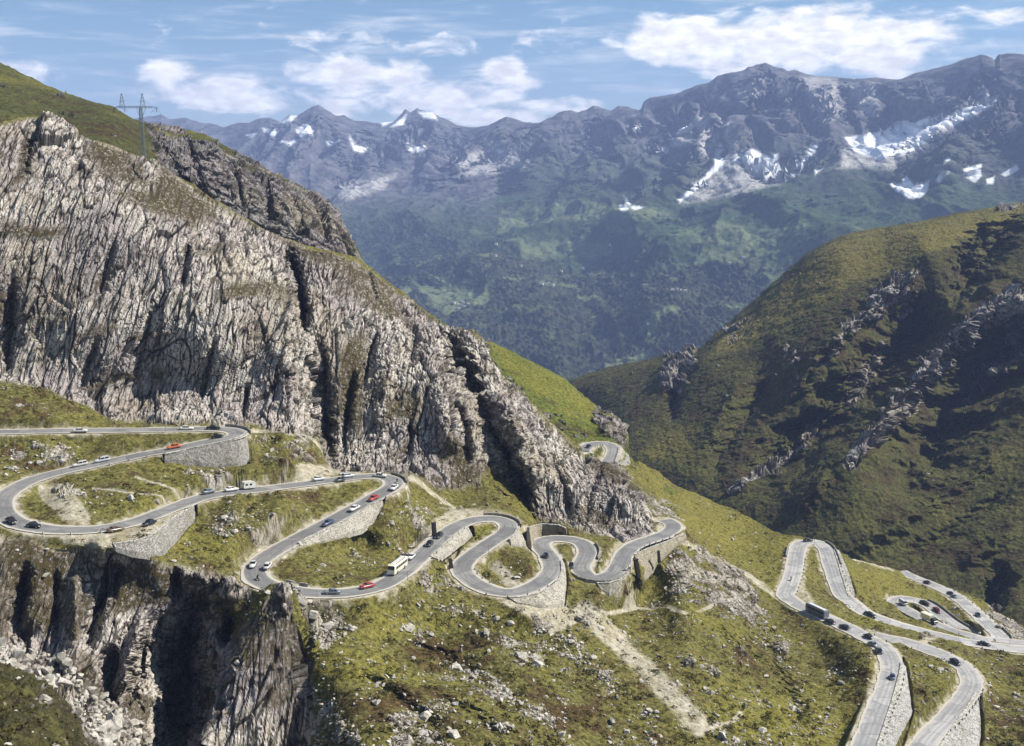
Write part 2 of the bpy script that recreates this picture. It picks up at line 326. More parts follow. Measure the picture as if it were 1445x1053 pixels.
# ---------------- A: the near valley side with the road
TOP_A = [(-200, 205), (-100, 190), (0, 173), (30, 166), (50, 164), (75, 170), (105, 182), (130, 196), (160, 206), (185, 216), (215, 226), (240, 240), (270, 258), (300, 280), (312, 286), (335, 300), (365, 317), (400, 333), (430, 345), (470, 353),
         (500, 362), (525, 378), (545, 394), (580, 421), (612, 444), (628, 455), (650, 458), (668, 464), (680, 476), (690, 500), (705, 524), (725, 545), (750, 566), (775, 590), (800, 612), (818, 628), (830, 641), (850, 650), (872, 656), (890, 657), (900, 652),
         (930, 665), (960, 688), (1000, 704), (1040, 722), (1080, 744), (1110, 757), (1135, 758), (1165, 766), (1185, 780), (1200, 787), (1240, 799), (1290, 812), (1320, 822), (1345, 832), (1370, 843), (1390, 852), (1402, 864), (1445, 882), (1500, 900), (1640, 940)]
CTRL_A = [(0, 545, 350), (0, 575, 336), (60, 570, 342), (60, 548, 352), (-160, 560, 345), (150, 590, 352), (200, 597, 352), (-160, 400, 360), (-160, 250, 385),
          (0, 400, 366), (0, 280, 385), (0, 200, 405), (50, 168, 425), (110, 186, 428), (150, 400, 378), (150, 500, 364), (200, 300, 402), (180, 218, 432), (240, 246, 437), (300, 400, 388), (300, 500, 376), (310, 290, 440),
          (260, 590, 358), (300, 592, 358), (345, 600, 360), (400, 560, 380), (350, 450, 388), (400, 450, 394), (400, 350, 440), (430, 600, 376), (400, 605, 362), (450, 630, 372), (480, 500, 405), (480, 600, 385), (480, 655, 362), (520, 450, 428), (520, 385, 455), (560, 425, 458), (610, 448, 468), (560, 560, 402), (560, 655, 368),
          (600, 680, 366), (620, 600, 390), (620, 500, 428), (650, 466, 458), (678, 480, 452), (700, 530, 440), (650, 705, 368), (690, 600, 402), (740, 725, 372), (740, 600, 415), (770, 597, 430), (800, 680, 395), (800, 740, 376), (830, 648, 430), (860, 700, 392), (850, 748, 372), (885, 675, 420), (895, 745, 380), (908, 700, 402),
          (425, 650, 345), (390, 640, 345), (440, 660, 346),
          # slopes between the upper legs
          (60, 632, 318), (180, 625, 324), (100, 700, 288), (200, 690, 300), (280, 665, 314), (200, 712, 288), (60, 715, 284), (340, 670, 316), (400, 655, 326), (400, 715, 302), (330, 720, 296), (330, 760, 284), (280, 760, 282), (250, 772, 274), (260, 745, 284), (440, 720, 314), (480, 695, 334), (520, 683, 345), (300, 790, 273), (200, 788, 263),
          (510, 755, 318), (590, 735, 335), (600, 705, 352), (560, 765, 316), (440, 790, 290), (480, 810, 285), (540, 800, 298), (440, 815, 276), (640, 715, 358),
          (585, 765, 328), (570, 785, 314), (700, 760, 336), (720, 800, 315), (740, 780, 325), (690, 800, 316), (742, 745, 352), (790, 775, 337), (800, 748, 362), (850, 775, 346), (865, 760, 362), (860, 795, 330), (790, 752, 356),
          # below the loops
          (600, 830, 286), (650, 840, 288), (690, 860, 282), (740, 860, 280), (790, 852, 295), (820, 840, 304), (850, 836, 308), (885, 838, 314), (905, 818, 332), (930, 795, 350), (965, 762, 376), (985, 770, 388), (830, 862, 300), (960, 860, 318), (960, 800, 355),
          # cliff under the left bend and the dark ravine
          (0, 752, 262), (0, 762, 258), (60, 768, 259), (120, 778, 260), (160, 786, 261), (210, 797, 262), (260, 800, 264), (320, 832, 265), (380, 845, 268), (430, 868, 263), (60, 850, 249), (60, 910, 240), (100, 955, 232), (150, 890, 247), (200, 850, 258), (190, 1000, 232), (250, 900, 258), (250, 1000, 252), (250, 1080, 246), (330, 900, 260), (330, 1000, 249), (420, 950, 249), (440, 1030, 234), (400, 1060, 236), (470, 960, 240),
          (-160, 760, 258), (-160, 900, 242), (-160, 1080, 215), (60, 960, 229), (120, 1010, 220), (180, 1050, 220), (60, 1060, 205), (250, 1190, 225), (440, 900, 256), (430, 930, 250),
          # grass in front
          (480, 870, 262), (500, 1040, 212), (520, 900, 258), (560, 870, 272), (600, 860, 280), (600, 950, 248), (560, 1053, 206), (650, 900, 272), (650, 1000, 230), (700, 1053, 213), (750, 950, 258), (750, 895, 282), (800, 1000, 244), (850, 900, 288), (850, 1053, 232), (950, 1000, 256), (950, 900, 300), (500, 1190, 175), (700, 1190, 178), (900, 1190, 195), (1050, 1190, 200),
          (1000, 800, 374), (1000, 765, 408), (1050, 850, 352), (1050, 950, 292), (1050, 1053, 246), (1100, 920, 318), (1150, 1000, 275), (1150, 905, 332), (1180, 950, 305), (1190, 1040, 262), (1100, 875, 350),
          (930, 700, 452), (925, 672, 478), (960, 697, 478), (990, 728, 452), (1040, 728, 480), (1040, 765, 435), (1080, 805, 398), (1105, 760, 440),
          # right
          (1150, 825, 387), (1150, 795, 407), (1141, 780, 419), (1200, 868, 368), (1240, 850, 410), (1280, 830, 448), (1230, 805, 448), (1200, 790, 455), (1260, 812, 462), (1290, 811, 482), (1240, 885, 350), (1300, 960, 301), (1290, 1020, 270), (1290, 935, 314), (1400, 1000, 300), (1400, 940, 338), (1445, 960, 330), (1445, 1053, 272), (1560, 1000, 298), (1300, 880, 376), (1420, 875, 428), (1402, 868, 436), (1445, 890, 416), (1560, 900, 415), (1640, 960, 370), (1560, 1190, 225), (1320, 868, 412), (1360, 870, 410), (1290, 862, 424), (1320, 845, 442)]
WALLS = []          # name, top px polyline (z added), foot px polyline ; filled in below, their feet also pin the terrain
# retaining walls: (road, top line px, foot line px, batter, label)
WALLS = [
 (UP, [(233, 641.5), (250, 638), (267, 633.8), (304, 625.5), (325, 621), (339, 617), (346, 612.5), (349, 609)], [(232, 651), (250, 650), (262, 652), (286, 655), (304, 660), (341, 657), (353, 652), (358, 647)], .22, 'broad pale rubble retaining wall under the topmost bend of the road'),
 (UP, [(160, 768), (190, 764), (216, 755.5), (232, 742), (250, 728.5), (274, 714)], [(163, 772), (185, 780), (210, 783.5), (226, 781.5), (245, 765), (276, 731)], .3, 'pale curved retaining wall holding up the gravel lay-by on the left'),
 (UP, [(539, 706), (519.6, 715.5), (500, 727), (480, 738), (457, 749), (435, 759.5), (422, 766.5)], [(541, 709), (528, 733), (512, 748), (497, 752), (476, 760), (450, 767), (425, 771)], .25, 'long smooth pale wall under the road leg between the two middle bends'),
 (UP, [(609, 785.5), (625, 771.5), (640, 759.5), (661, 744)], [(619, 789), (637, 776.5), (648, 767), (667, 756)], .3, 'pale sloping wall below the straight leg with the coach'),
 (UP, [(746.7, 745), (756, 741.5), (766, 740), (788, 741.5), (798, 746)], [(750, 769), (757, 762), (766, 758.5), (792, 755), (800, 755.5)], .1, 'tan curved wall behind the top of the small round loop'),
 (UP, [(732, 745), (728, 753), (720, 762)], [(743, 767), (735, 771), (721, 768)], .3, 'short pale wall under the right end of the wide hairpin'),
 (UP, [(719, 844), (740, 842.5), (757, 839), (780, 828.5), (790, 819), (795, 806), (794, 791)], [(730, 850), (745, 853), (760, 856), (785, 856), (796, 853), (800, 818), (797, 796)], .2, 'pale wall with a sharp end post under the lowest loop'),
 (UP, [(843, 823.5), (860, 823), (877, 818), (888, 807), (893.5, 789)], [(848, 832), (858, 837), (877, 840), (893, 836), (899, 830)], .18, 'bright white curved wall under the inner bend beside a dark buttress'),
 (UP, [(896, 783.5), (918, 773.5), (946, 763), (967, 754)], [(906, 819), (921, 805), (938, 783), (969, 758)], .2, 'tan wall wedge narrowing up to the last bend before the rock corner'),
 (FRONT, [(1178, 774.5), (1184, 792.5), (1189.6, 812), (1199, 842)], [(1185, 777), (1196, 801), (1206, 833), (1206, 845)], .35, 'white dry stone wall on the outer side of the far right hairpin'),
 (FRONT, [(1274, 935), (1271, 954), (1262, 987), (1250, 1025), (1244, 1042), (1238, 1062), (1222, 1110)], [(1279, 943), (1284, 972), (1288, 1001), (1272, 1031), (1265, 1045), (1258, 1064), (1242, 1112)], .4, 'rough white stone embankment wall beside the nearest wide road'),
 (SIDE, [(1380, 977), (1366, 999), (1348, 1025), (1336, 1043), (1325, 1060), (1300, 1100)], [(1382, 988), (1384, 1010), (1385, 1036), (1383, 1054), (1376, 1072), (1340, 1115)], .4, 'rough white stone embankment wall at the lower right corner'),
 (BACK, [(875, 630.5), (873, 641.5), (869, 652)], [(889, 644), (891, 654), (885, 661)], .3, 'small pale wall around the hairpin high behind the rock buttress'),
]
def wall_pts(W):
    R, top, foot, batter, _ = W
    n = 40; t = resample(np.array(top, float), np.hypot(*np.diff(np.array(top, float), axis=0).T).sum() / (n - 1))[:n]
    f = resample(np.array(foot, float), np.hypot(*np.diff(np.array(foot, float), axis=0).T).sum() / (n - 1))[:n]
    m = min(len(t), len(f)); t, f = t[:m], f[:m]
    z = gsm(np.array([[R.P[R.near(a, b), 2]] for a, b in t]), 3)[:, 0] + .25
    T = at_z(t[:, 0], t[:, 1], z); h = np.maximum(f[:, 1] - t[:, 1], 2) * T[:, 1] / F
    Bt = at_y(f[:, 0], f[:, 1], T[:, 1] - batter * h - .15)
    return t, f, T, Bt
WP = [wall_pts(W) for W in WALLS]
ctrl = list(CTRL_A)
for R in NEAR_ROADS:
    for i in range(0, len(R.P), 18): ctrl.append((R.px[i], R.py[i], R.P[i, 1]))
for W, (t, f, T, Bt) in zip(WALLS, WP):
    if W[0] is BACK: continue
    for i in range(2, len(t) - 1, 6): ctrl.append((f[i, 0], f[i, 1] + 1, Bt[i, 1]))
for a_, b_, z_ in [(110, 764, -88.2), (140, 770, -88.3), (165, 766, -88.4), (195, 759, -88.6), (218, 749, -88.8), (190, 752, -88.3), (150, 759, -88.2), (235, 735, -89.2), (120, 757, -88.1), (255, 722, -89.6)]: ctrl.append((a_, b_, float(at_z(a_, b_, z_)[1])))
A = Sheet(-190, 1620, 1500, TOP_A, lambda xs, yt: np.full(len(xs), 1185.), 860, ctrl, 2e-3, fold=8, fold_y=.012, fold_z=.01, tpow=1.12)
# clefts (positive) and standing ribs (negative) of the cliff
for pts, w, amp in [
    ([(408, 345), (417, 372), (424, 405), (428, 440), (424, 478)], (7, 6), 26), ([(440, 455), (452, 500), (460, 560), (466, 640), (470, 668)], (12, 7), 15),
    ([(268, 340), (262, 372), (258, 410)], (4, 4), 9), ([(628, 452), (640, 480), (655, 512), (672, 545), (688, 580), (705, 620), (728, 668), (752, 715), (765, 735)], (20, 9), 30), ([(720, 640), (738, 672), (752, 705)], (8, 6), 8),
    ([(352, 540), (345, 575), (340, 605)], (5, 4), 8), ([(530, 470), (521, 505), (515, 545)], (5, 4), 9), ([(588, 470), (580, 505), (578, 520)], (4, 4), 8), ([(305, 470), (295, 520), (285, 580)], (5, 4), 6), ([(140, 470), (125, 520), (110, 560)], (5, 4), 5),
    ([(165, 330), (150, 380), (140, 420)], (5, 4), 5), ([(220, 420), (205, 480), (190, 540)], (5, 4), 5), ([(580, 590), (575, 640), (560, 670)], (5, 5), 7), ([(870, 600), (835, 690), (825, 740)], (5, 5), 6), ([(55, 185), (40, 210), (30, 250)], (9, 6), 7), ([(20, 380), (14, 450), (10, 540)], (7, 5), 7),
    ([(780, 640), (800, 690), (806, 740)], (5, 4), 6), ([(500, 520), (490, 580), (484, 640)], (7, 5), 8), ([(640, 560), (655, 610), (660, 660)], (5, 5), 6),
    # standing slabs
    ([(395, 470), (400, 530), (405, 590)], (22, 16), -7), ([(560, 470), (545, 540), (530, 620)], (18, 14), -8), ([(615, 520), (625, 580), (640, 650)], (16, 14), -7), ([(700, 560), (735, 625), (760, 690)], (10, 12), -10),
    # ravine under the left bend
    ([(172, 785), (150, 830), (132, 880), (120, 930)], (13, 9), 9), ([(40, 790), (28, 850), (25, 910)], (12, 9), 7), ([(78, 800), (80, 860), (78, 915)], (5, 5), 4), ([(158, 905), (160, 960), (172, 1010)], (14, 10), 12),
    ([(300, 815), (278, 870), (258, 930), (250, 1000), (246, 1080)], (34, 26), 36), ([(250, 800), (246, 825), (243, 850)], (6, 6), 10), ([(420, 985), (400, 1020), (380, 1070)], (26, 12), 18), ([(330, 860), (318, 920)], (8, 8), 9), ([(215, 900), (196, 960), (186, 1000)], (10, 8), 12),
    ([(205, 850), (190, 930), (180, 985)], (9, 9), -7), ([(110, 800), (105, 860), (100, 920)], (9, 9), -6), ([(345, 905), (345, 980), (335, 1060)], (16, 14), -9), ([(445, 880), (440, 930)], (12, 10), -5),
    # hollows in the grass
    ([(560, 900), (640, 935), (720, 960)], (14, 14), 4), ([(500, 940), (560, 990), (640, 1040)], (16, 16), 6), ([(600, 960), (680, 1000), (760, 1050)], (12, 12), -4), ([(830, 870), (900, 950), (1000, 1040)], (14, 12), 1.5), ([(1060, 870), (1100, 950), (1140, 1040)], (14, 14), 5), ([(1010, 860), (1060, 930)], (12, 12), -4)]:
    A.crease(pts, w, amp)
A.base()
A.carve(NEAR_ROADS)
ki = UP.near(411, 833); kn = UP.N[ki] * (1 if UP.N[ki][1] < 0 else -1); kt = UP.T[ki]; kc = UP.P[ki, :2] + kn * (UP.W / 2 + .4)   # the grassy knoll that hides a piece of the hairpin
ku = (A.P[..., 0] - kc[0]) * kt[0] + (A.P[..., 1] - kc[1]) * kt[1]; kv = (A.P[..., 0] - kc[0]) * kn[0] + (A.P[..., 1] - kc[1]) * kn[1]
kz = UP.P[ki, 2] + 4.2 * sst(0, 2.6, kv) - .62 * np.maximum(0, kv - 2.6) - 2.6 * (np.abs(ku) / 6.) ** 2.5
A.P[..., 2] = np.where((A.rd > .4) & (kv > 0) & (np.abs(ku) < 16), np.maximum(A.P[..., 2], kz), A.P[..., 2])
px, py = A.px, A.py; flat = lambda a: a.reshape(-1, a.shape[-1])
P0 = A.P.copy(); N0 = normals(blur(P0, 14)); N0 *= np.where((N0 * P0).sum(-1, keepdims=True) > 0, -1, 1)
# pixel coordinates wandered by world noise so borders between ground kinds are ragged
q = flat(P0).astype(np.float32)
w1 = fbm(q / 14, 4, 1).reshape(px.shape); w2 = fbm(q / 14 + 50, 4, 2).reshape(px.shape)
wx, wy = px + 22 * w1, py + 18 * w2
def area(poly, soft=5, warp=1.): return sst(-soft, soft, poly_sd(px + (wx - px) * warp, py + (wy - py) * warp, poly))
CLIFF = [(-210, 180), (0, 176), (40, 166), (75, 168), (105, 182), (160, 208), (215, 228), (270, 262), (312, 292), (335, 304), (400, 335), (430, 348), (470, 358), (500, 369), (545, 400), (580, 425), (615, 449), (655, 458), (680, 478), (700, 520), (770, 590), (830, 640), (885, 662), (905, 690), (918, 735), (925, 752), (880, 764),
         (800, 738), (765, 735), (735, 690), (690, 660), (650, 690), (620, 690), (585, 668), (480, 662), (455, 640), (445, 615), (400, 606), (345, 600), (200, 598), (150, 588), (60, 546), (0, 538), (-210, 535)]
RAV = [(-210, 765), (0, 760), (70, 768), (150, 780), (230, 795), (330, 815), (370, 842), (300, 845), (320, 880), (345, 900), (385, 950), (410, 925), (440, 935), (445, 980), (440, 1060), (470, 1190), (-210, 1190)]
RAVG = [(300, 832), (345, 840), (372, 900), (385, 960), (350, 930), (320, 890)]
rock = np.maximum(area(CLIFF, 4, .6), area(RAV, 6, .8)) * (1 - .9 * area(RAVG, 6))
# brown ledges and turf on the cliff
led = fbm(q / np.float32([26, 26, 9]), 4, 5).reshape(px.shape) + .35 * fbm(q / 60, 2, 6).reshape(px.shape)
LEDGES = [[(230, 235), (300, 285), (320, 320), (270, 300), (215, 255)], [(130, 195), (200, 225), (215, 262), (170, 262), (120, 215)], [(160, 270), (240, 262), (290, 300), (270, 318), (190, 295)], [(480, 470), (520, 470), (515, 560), (500, 620), (478, 590)], [(640, 610), (668, 640), (660, 670), (615, 650)], [(620, 660), (690, 655), (740, 720), (650, 700)],
          [(840, 640), (885, 664), (880, 676), (830, 660)], [(475, 395), (520, 400), (560, 425), (600, 470), (560, 450), (510, 430)], [(360, 305), (450, 350), (520, 380), (560, 412), (500, 395), (420, 362)], [(460, 620), (480, 600), (470, 560), (455, 590)], [(290, 395), (400, 400), (420, 420), (330, 412)], [(0, 300), (60, 320), (110, 330), (60, 345), (0, 330)], [(205, 515), (240, 515), (235, 540), (205, 535)], [(540, 560), (600, 560), (590, 600), (545, 590)], [(55, 175), (30, 215), (10, 260), (45, 240)],
          [(20, 770), (90, 780), (90, 830), (30, 840)], [(160, 800), (240, 810), (240, 850), (160, 870)], [(330, 1000), (380, 960), (400, 1000), (380, 1050)], [(450, 590), (480, 640), (465, 655), (450, 620)]]
lm = np.zeros(px.shape)
for L in LEDGES: lm = np.maximum(lm, area(L, 9, .8))
low_ = area(RAV, 8); veg = np.clip(sst(.2, .38, led + .22 * low_) * .8 + lm * sst(-.45, .1, led + .25 * lm), 0, 1) * rock
# outcrops, boulder fields and scree among the grass : (polygon, strength)
OUT = [([(380, 835), (430, 840), (470, 868), (500, 890), (460, 915), (440, 905), (410, 880), (375, 860)], .95), ([(610, 852), (680, 855), (690, 880), (640, 872)], .8), ([(705, 905), (760, 915), (770, 940), (730, 940)], .9), ([(640, 945), (700, 960), (760, 1000), (800, 1040), (740, 1020), (670, 975)], .6),
       ([(545, 1000), (580, 1010), (640, 1053), (560, 1053)], .8), ([(620, 935), (650, 945), (640, 960)], .7), ([(740, 865), (790, 870), (830, 930), (900, 985), (860, 985), (800, 945), (760, 910)], .5), ([(860, 870), (890, 880), (960, 960), (1030, 1030), (1000, 1040), (930, 970), (890, 920)], .12),
       ([(935, 770), (990, 775), (1040, 800), (1075, 850), (1100, 900), (1060, 890), (1000, 850), (945, 840)], .8), ([(900, 690), (940, 700), (960, 735), (925, 740), (912, 715)], .7), ([(280, 735), (330, 715), (400, 720), (390, 745), (320, 755), (290, 745)], .7), ([(70, 685), (130, 690), (170, 715), (120, 710), (90, 700)], .7), ([(260, 655), (310, 660), (350, 680), (320, 690), (290, 680)], .7),
       ([(350, 610), (430, 612), (460, 650), (420, 660), (380, 650)], .45), ([(0, 615), (90, 625), (110, 650), (40, 660), (0, 665)], .45), ([(560, 700), (600, 715), (640, 720), (590, 745), (550, 740)], .55), ([(600, 800), (640, 805), (660, 830), (610, 840), (570, 840)], .55), ([(820, 840), (870, 870), (850, 900), (800, 880)], .5),
       ([(1385, 852), (1445, 880), (1500, 900), (1460, 915), (1415, 890)], .9), ([(1290, 893), (1330, 897), (1326, 906), (1298, 903)], 1.), ([(0, 930), (60, 925), (140, 1000), (210, 1053), (100, 1053)], .8), ([(450, 985), (480, 1000), (520, 1053), (440, 1053)], .7), ([(1060, 880), (1130, 900), (1110, 930), (1060, 920)], .4), ([(950, 905), (1010, 930), (1020, 960), (960, 950)], .35),
       ([(1100, 980), (1150, 990), (1130, 1010)], .5), ([(1170, 935), (1210, 950), (1200, 965), (1170, 955)], .5), ([(500, 770), (560, 780), (540, 800), (480, 800)], .4), ([(380, 700), (430, 705), (400, 740)], .4)]
out = np.zeros(px.shape)
for pl, st in OUT: out = np.maximum(out, (st if st >= 1 else st * .85) * area(pl, 10, .9))
sp = fbm(q / 7, 4, 9).reshape(px.shape); sp2 = fbm(q / 3, 3, 19).reshape(px.shape)
grassy = (1 - rock)
outc = sst(.52, .68, out * .75 + sp * .9 + .18) * sst(.02, .2, out) * grassy
outc = np.maximum(outc, sst(.42, .52, sp + .25 * sp2) * grassy)
# gravel: lay-by, road margins, bare tracks, pale cut slopes
GRAV = [[(45, 748), (110, 751), (170, 749), (205, 739), (240, 722), (280, 706), (276, 716), (232, 745), (205, 760), (170, 770), (140, 776), (110, 768)], [(55, 690), (80, 678), (100, 690), (130, 732), (120, 742), (88, 735)], [(585, 768), (600, 745), (620, 728), (645, 717), (665, 722), (650, 738), (620, 760), (595, 778)], [(380, 668), (430, 655), (490, 657), (485, 668), (420, 680), (370, 688)], [(640, 795), (660, 770), (680, 764), (660, 790), (650, 800)], [(470, 668), (520, 660), (500, 672)],
        [(690, 800), (700, 790), (735, 820), (720, 830)], [(700, 845), (800, 850), (815, 880), (780, 895), (740, 870)], [(700, 760), (745, 740), (750, 775), (720, 770)], [(400, 765), (440, 740), (440, 750), (405, 772)], [(865, 765), (895, 760), (870, 790)], [(620, 715), (700, 720), (740, 735), (680, 730)], [(240, 690), (300, 680), (330, 690), (280, 705)], [(1390, 870), (1372, 868), (1395, 895), (1402, 890)], [(1110, 845), (1130, 815), (1150, 850), (1140, 862)]]
TRACKS = [([(808, 866), (850, 865), (890, 861), (940, 857), (970, 866)], 3), ([(985, 862), (1010, 853), (1040, 845), (1060, 838)], 2.6), ([(60, 692), (100, 735)], 7), ([(130, 688), (180, 697), (245, 703)], 1.6), ([(190, 672), (245, 690), (275, 698)], 1.6), ([(825, 862), (850, 885), (880, 915), (930, 965), (985, 1025)], 15), ([(985, 1035), (1030, 1020), (1045, 1005)], 4), ([(1290, 910), (1320, 902)], 3), ([(1250, 838), (1262, 852)], 2), ([(600, 745), (575, 780)], 3), ([(345, 610), (400, 606), (440, 620), (475, 660)], 2.5), ([(580, 672), (640, 715)], 2.5), ([(930, 742), (965, 765), (1030, 800), (1100, 842), (1110, 850)], 4), ([(1195, 785), (1260, 806)], 1.2), ([(850, 835), (880, 842), (900, 838)], 2)]
grav = np.zeros(px.shape)
for G in GRAV: grav = np.maximum(grav, area(G, 3, .35))
for L, wd in TRACKS:
    d, _, _ = line_d(px + (.8 if wd > 8 else .25) * (wx - px), py + (.8 if wd > 8 else .25) * (wy - py), L); grav = np.maximum(grav, 1 - sst(wd * .6, wd * 1.3, d))
verge = 1 - sst(.2, 1.9, A.rd + 1.8 * sp2 + 1.2 * sp)
grav = np.clip(np.maximum(grav * (.75 + .5 * sp2), verge), 0, 1) * np.where(rock > .5, verge, 1)
# foot zones of walls: loose rubble
# ---- relief
calm = sst(.8, 3.2, A.rd)                                       # nothing rough on the road bench
nm = (N0 * (rock * (A.py < 760))[..., None]).sum((0, 1)); nm /= np.linalg.norm(nm)            # the mean face of the cliff
ax = np.array([.27, .0, .95]); ax -= nm * (ax @ nm); ax /= np.linalg.norm(ax)                   # the lean of the strata within that face
Rm = np.stack([np.cross(ax, nm), nm, ax])
qs = (q @ Rm.T.astype(np.float32))
wq = np.stack([noise(q / 9, 31), noise(q / 9, 32), noise(q / 9, 33)], -1)
qs = qs + wq * np.float32([.7, .7, 2.])
disp = np.zeros(len(q), np.float32); crack = np.zeros(len(q), np.float32)
sel = np.where((np.maximum(rock, outc) > .02).ravel())[0]
for size, asp, amp, sd in ((23, 3.2, 3.6, 10), (9, 5., 1.7, 11), (3.8, 7., .85, 12), (1.8, 7., .55, 13), (.9, 5., .32, 14)):
    F1, F2, rv, fc = worley(qs[sel] / np.float32([size, size * 2.4, size * asp]), sd); e_ = F2 - F1
    disp[sel] += amp * ((rv - .5) * .8 + fc * .95) - amp * .35 * (1 - sst(0, .05, e_))
    if size < 2: crack[sel] = np.maximum(crack[sel], (1 - sst(.015, .10, e_)) * (.6 if size < 1.5 else .95))
blk = (sst(430, 560, px) * sst(-.35, .1, w1)).ravel()[sel]                                   # blockier rock towards the right hand buttress
F1, F2, rv, fc = worley(qs[sel] / np.float32([3.4, 6, 5.5]), 17); e_ = F2 - F1; disp[sel] += blk * (1.3 * ((rv - .5) + fc * .8) - .5 * (1 - sst(0, .07, e_))); crack[sel] = np.maximum(crack[sel], blk * .8 * (1 - sst(.012, .07, e_)))
gate = noise(q[sel] / 13, 91)
for sx_, sz_, wd_, dp_, sd in ((10, 70, .028, 1.7, 92), (4.2, 30, .045, .9, 93), (2.0, 15, .06, .45, 94)):      # long joints running with the strata
    n_ = np.abs(noise(qs[sel] / np.float32([sx_, sx_ * 3, sz_]), sd)); g_ = sst(-.25, .15, gate if sx_ > 3 else -gate + .2); l_ = (1 - sst(wd_ * .35, wd_, n_)) * g_
    disp[sel] -= dp_ * l_; crack[sel] = np.maximum(crack[sel], l_ * .9)
disp[sel] += 1.0 * (ridged(qs[sel] / np.float32([3.2, 8, 34]), 4, 15) - .4) + 3.4 * fbm(q[sel] / 38, 3, 16)
disp = .8 * disp.reshape(px.shape); crack = crack.reshape(px.shape)
hum = .9 * fbm(q / 9, 3, 41).reshape(px.shape) + .55 * fbm(q / 2.6, 3, 42).reshape(px.shape)
big = 3.2 * fbm(q / 32, 3, 43).reshape(px.shape)
rk = np.maximum(rock * (1 - .75 * veg), outc * .75)
amp_d = rk * disp * np.where(rock > .3, 1, .5) + outc * .45 + (1 - rk) * hum * (1 - .6 * grav) + big * grassy * .6
# loose stones lying in grass and gravel: small domed blocks
stone = np.zeros(px.shape)
amp_d = amp_d * calm + stone * .55 * calm
# walls stand clear of the ground in front of them
A.P = P0 + N0 * amp_d[..., None]
for W, (t, f, T, Bt) in zip(WALLS, WP):
    if W[0] is BACK: continue
    poly = np.vstack([t, f[::-1]]); sd = poly_sd(px, py, poly); m = sst(-4, 1, sd)
    Yw = np.zeros_like(px); 
    A.P = A.P + (A.P / np.maximum(A.P[..., 1:2], 1)) * (m * 3.8)[..., None]        # push back behind the masonry
rocky = np.clip(np.maximum(rock, outc * .75), 0, 1)
dry = fbm(q / 22, 4, 61).reshape(px.shape)
BROWN = [[(1000, 790), (1060, 830), (1080, 850), (1010, 815)], [(560, 900), (720, 905), (760, 950), (640, 950), (560, 925)], [(470, 990), (560, 975), (620, 1010), (520, 1015)], [(350, 650), (450, 640), (450, 655), (380, 660)], [(0, 620), (100, 640), (60, 660), (0, 660)], [(750, 960), (850, 1000), (900, 1040), (780, 1040)]]
LUSH = [[(900, 655), (960, 690), (1110, 757), (1095, 830), (1000, 770), (930, 710)], [(430, 905), (560, 925), (560, 960), (430, 960)], [(520, 850), (640, 880), (600, 905), (500, 905)], [(1000, 990), (1200, 970), (1200, 1053), (1040, 1053)], [(250, 735), (330, 755), (340, 790), (240, 785)], [(680, 480), (830, 600), (870, 620)], [(1180, 790), (1300, 815), (1390, 870), (1300, 850), (1220, 840)]]
tone = .58 + .55 * dry
for B_ in BROWN: tone -= .45 * area(B_, 16)
for B_ in LUSH: tone += .35 * area(B_, 16)
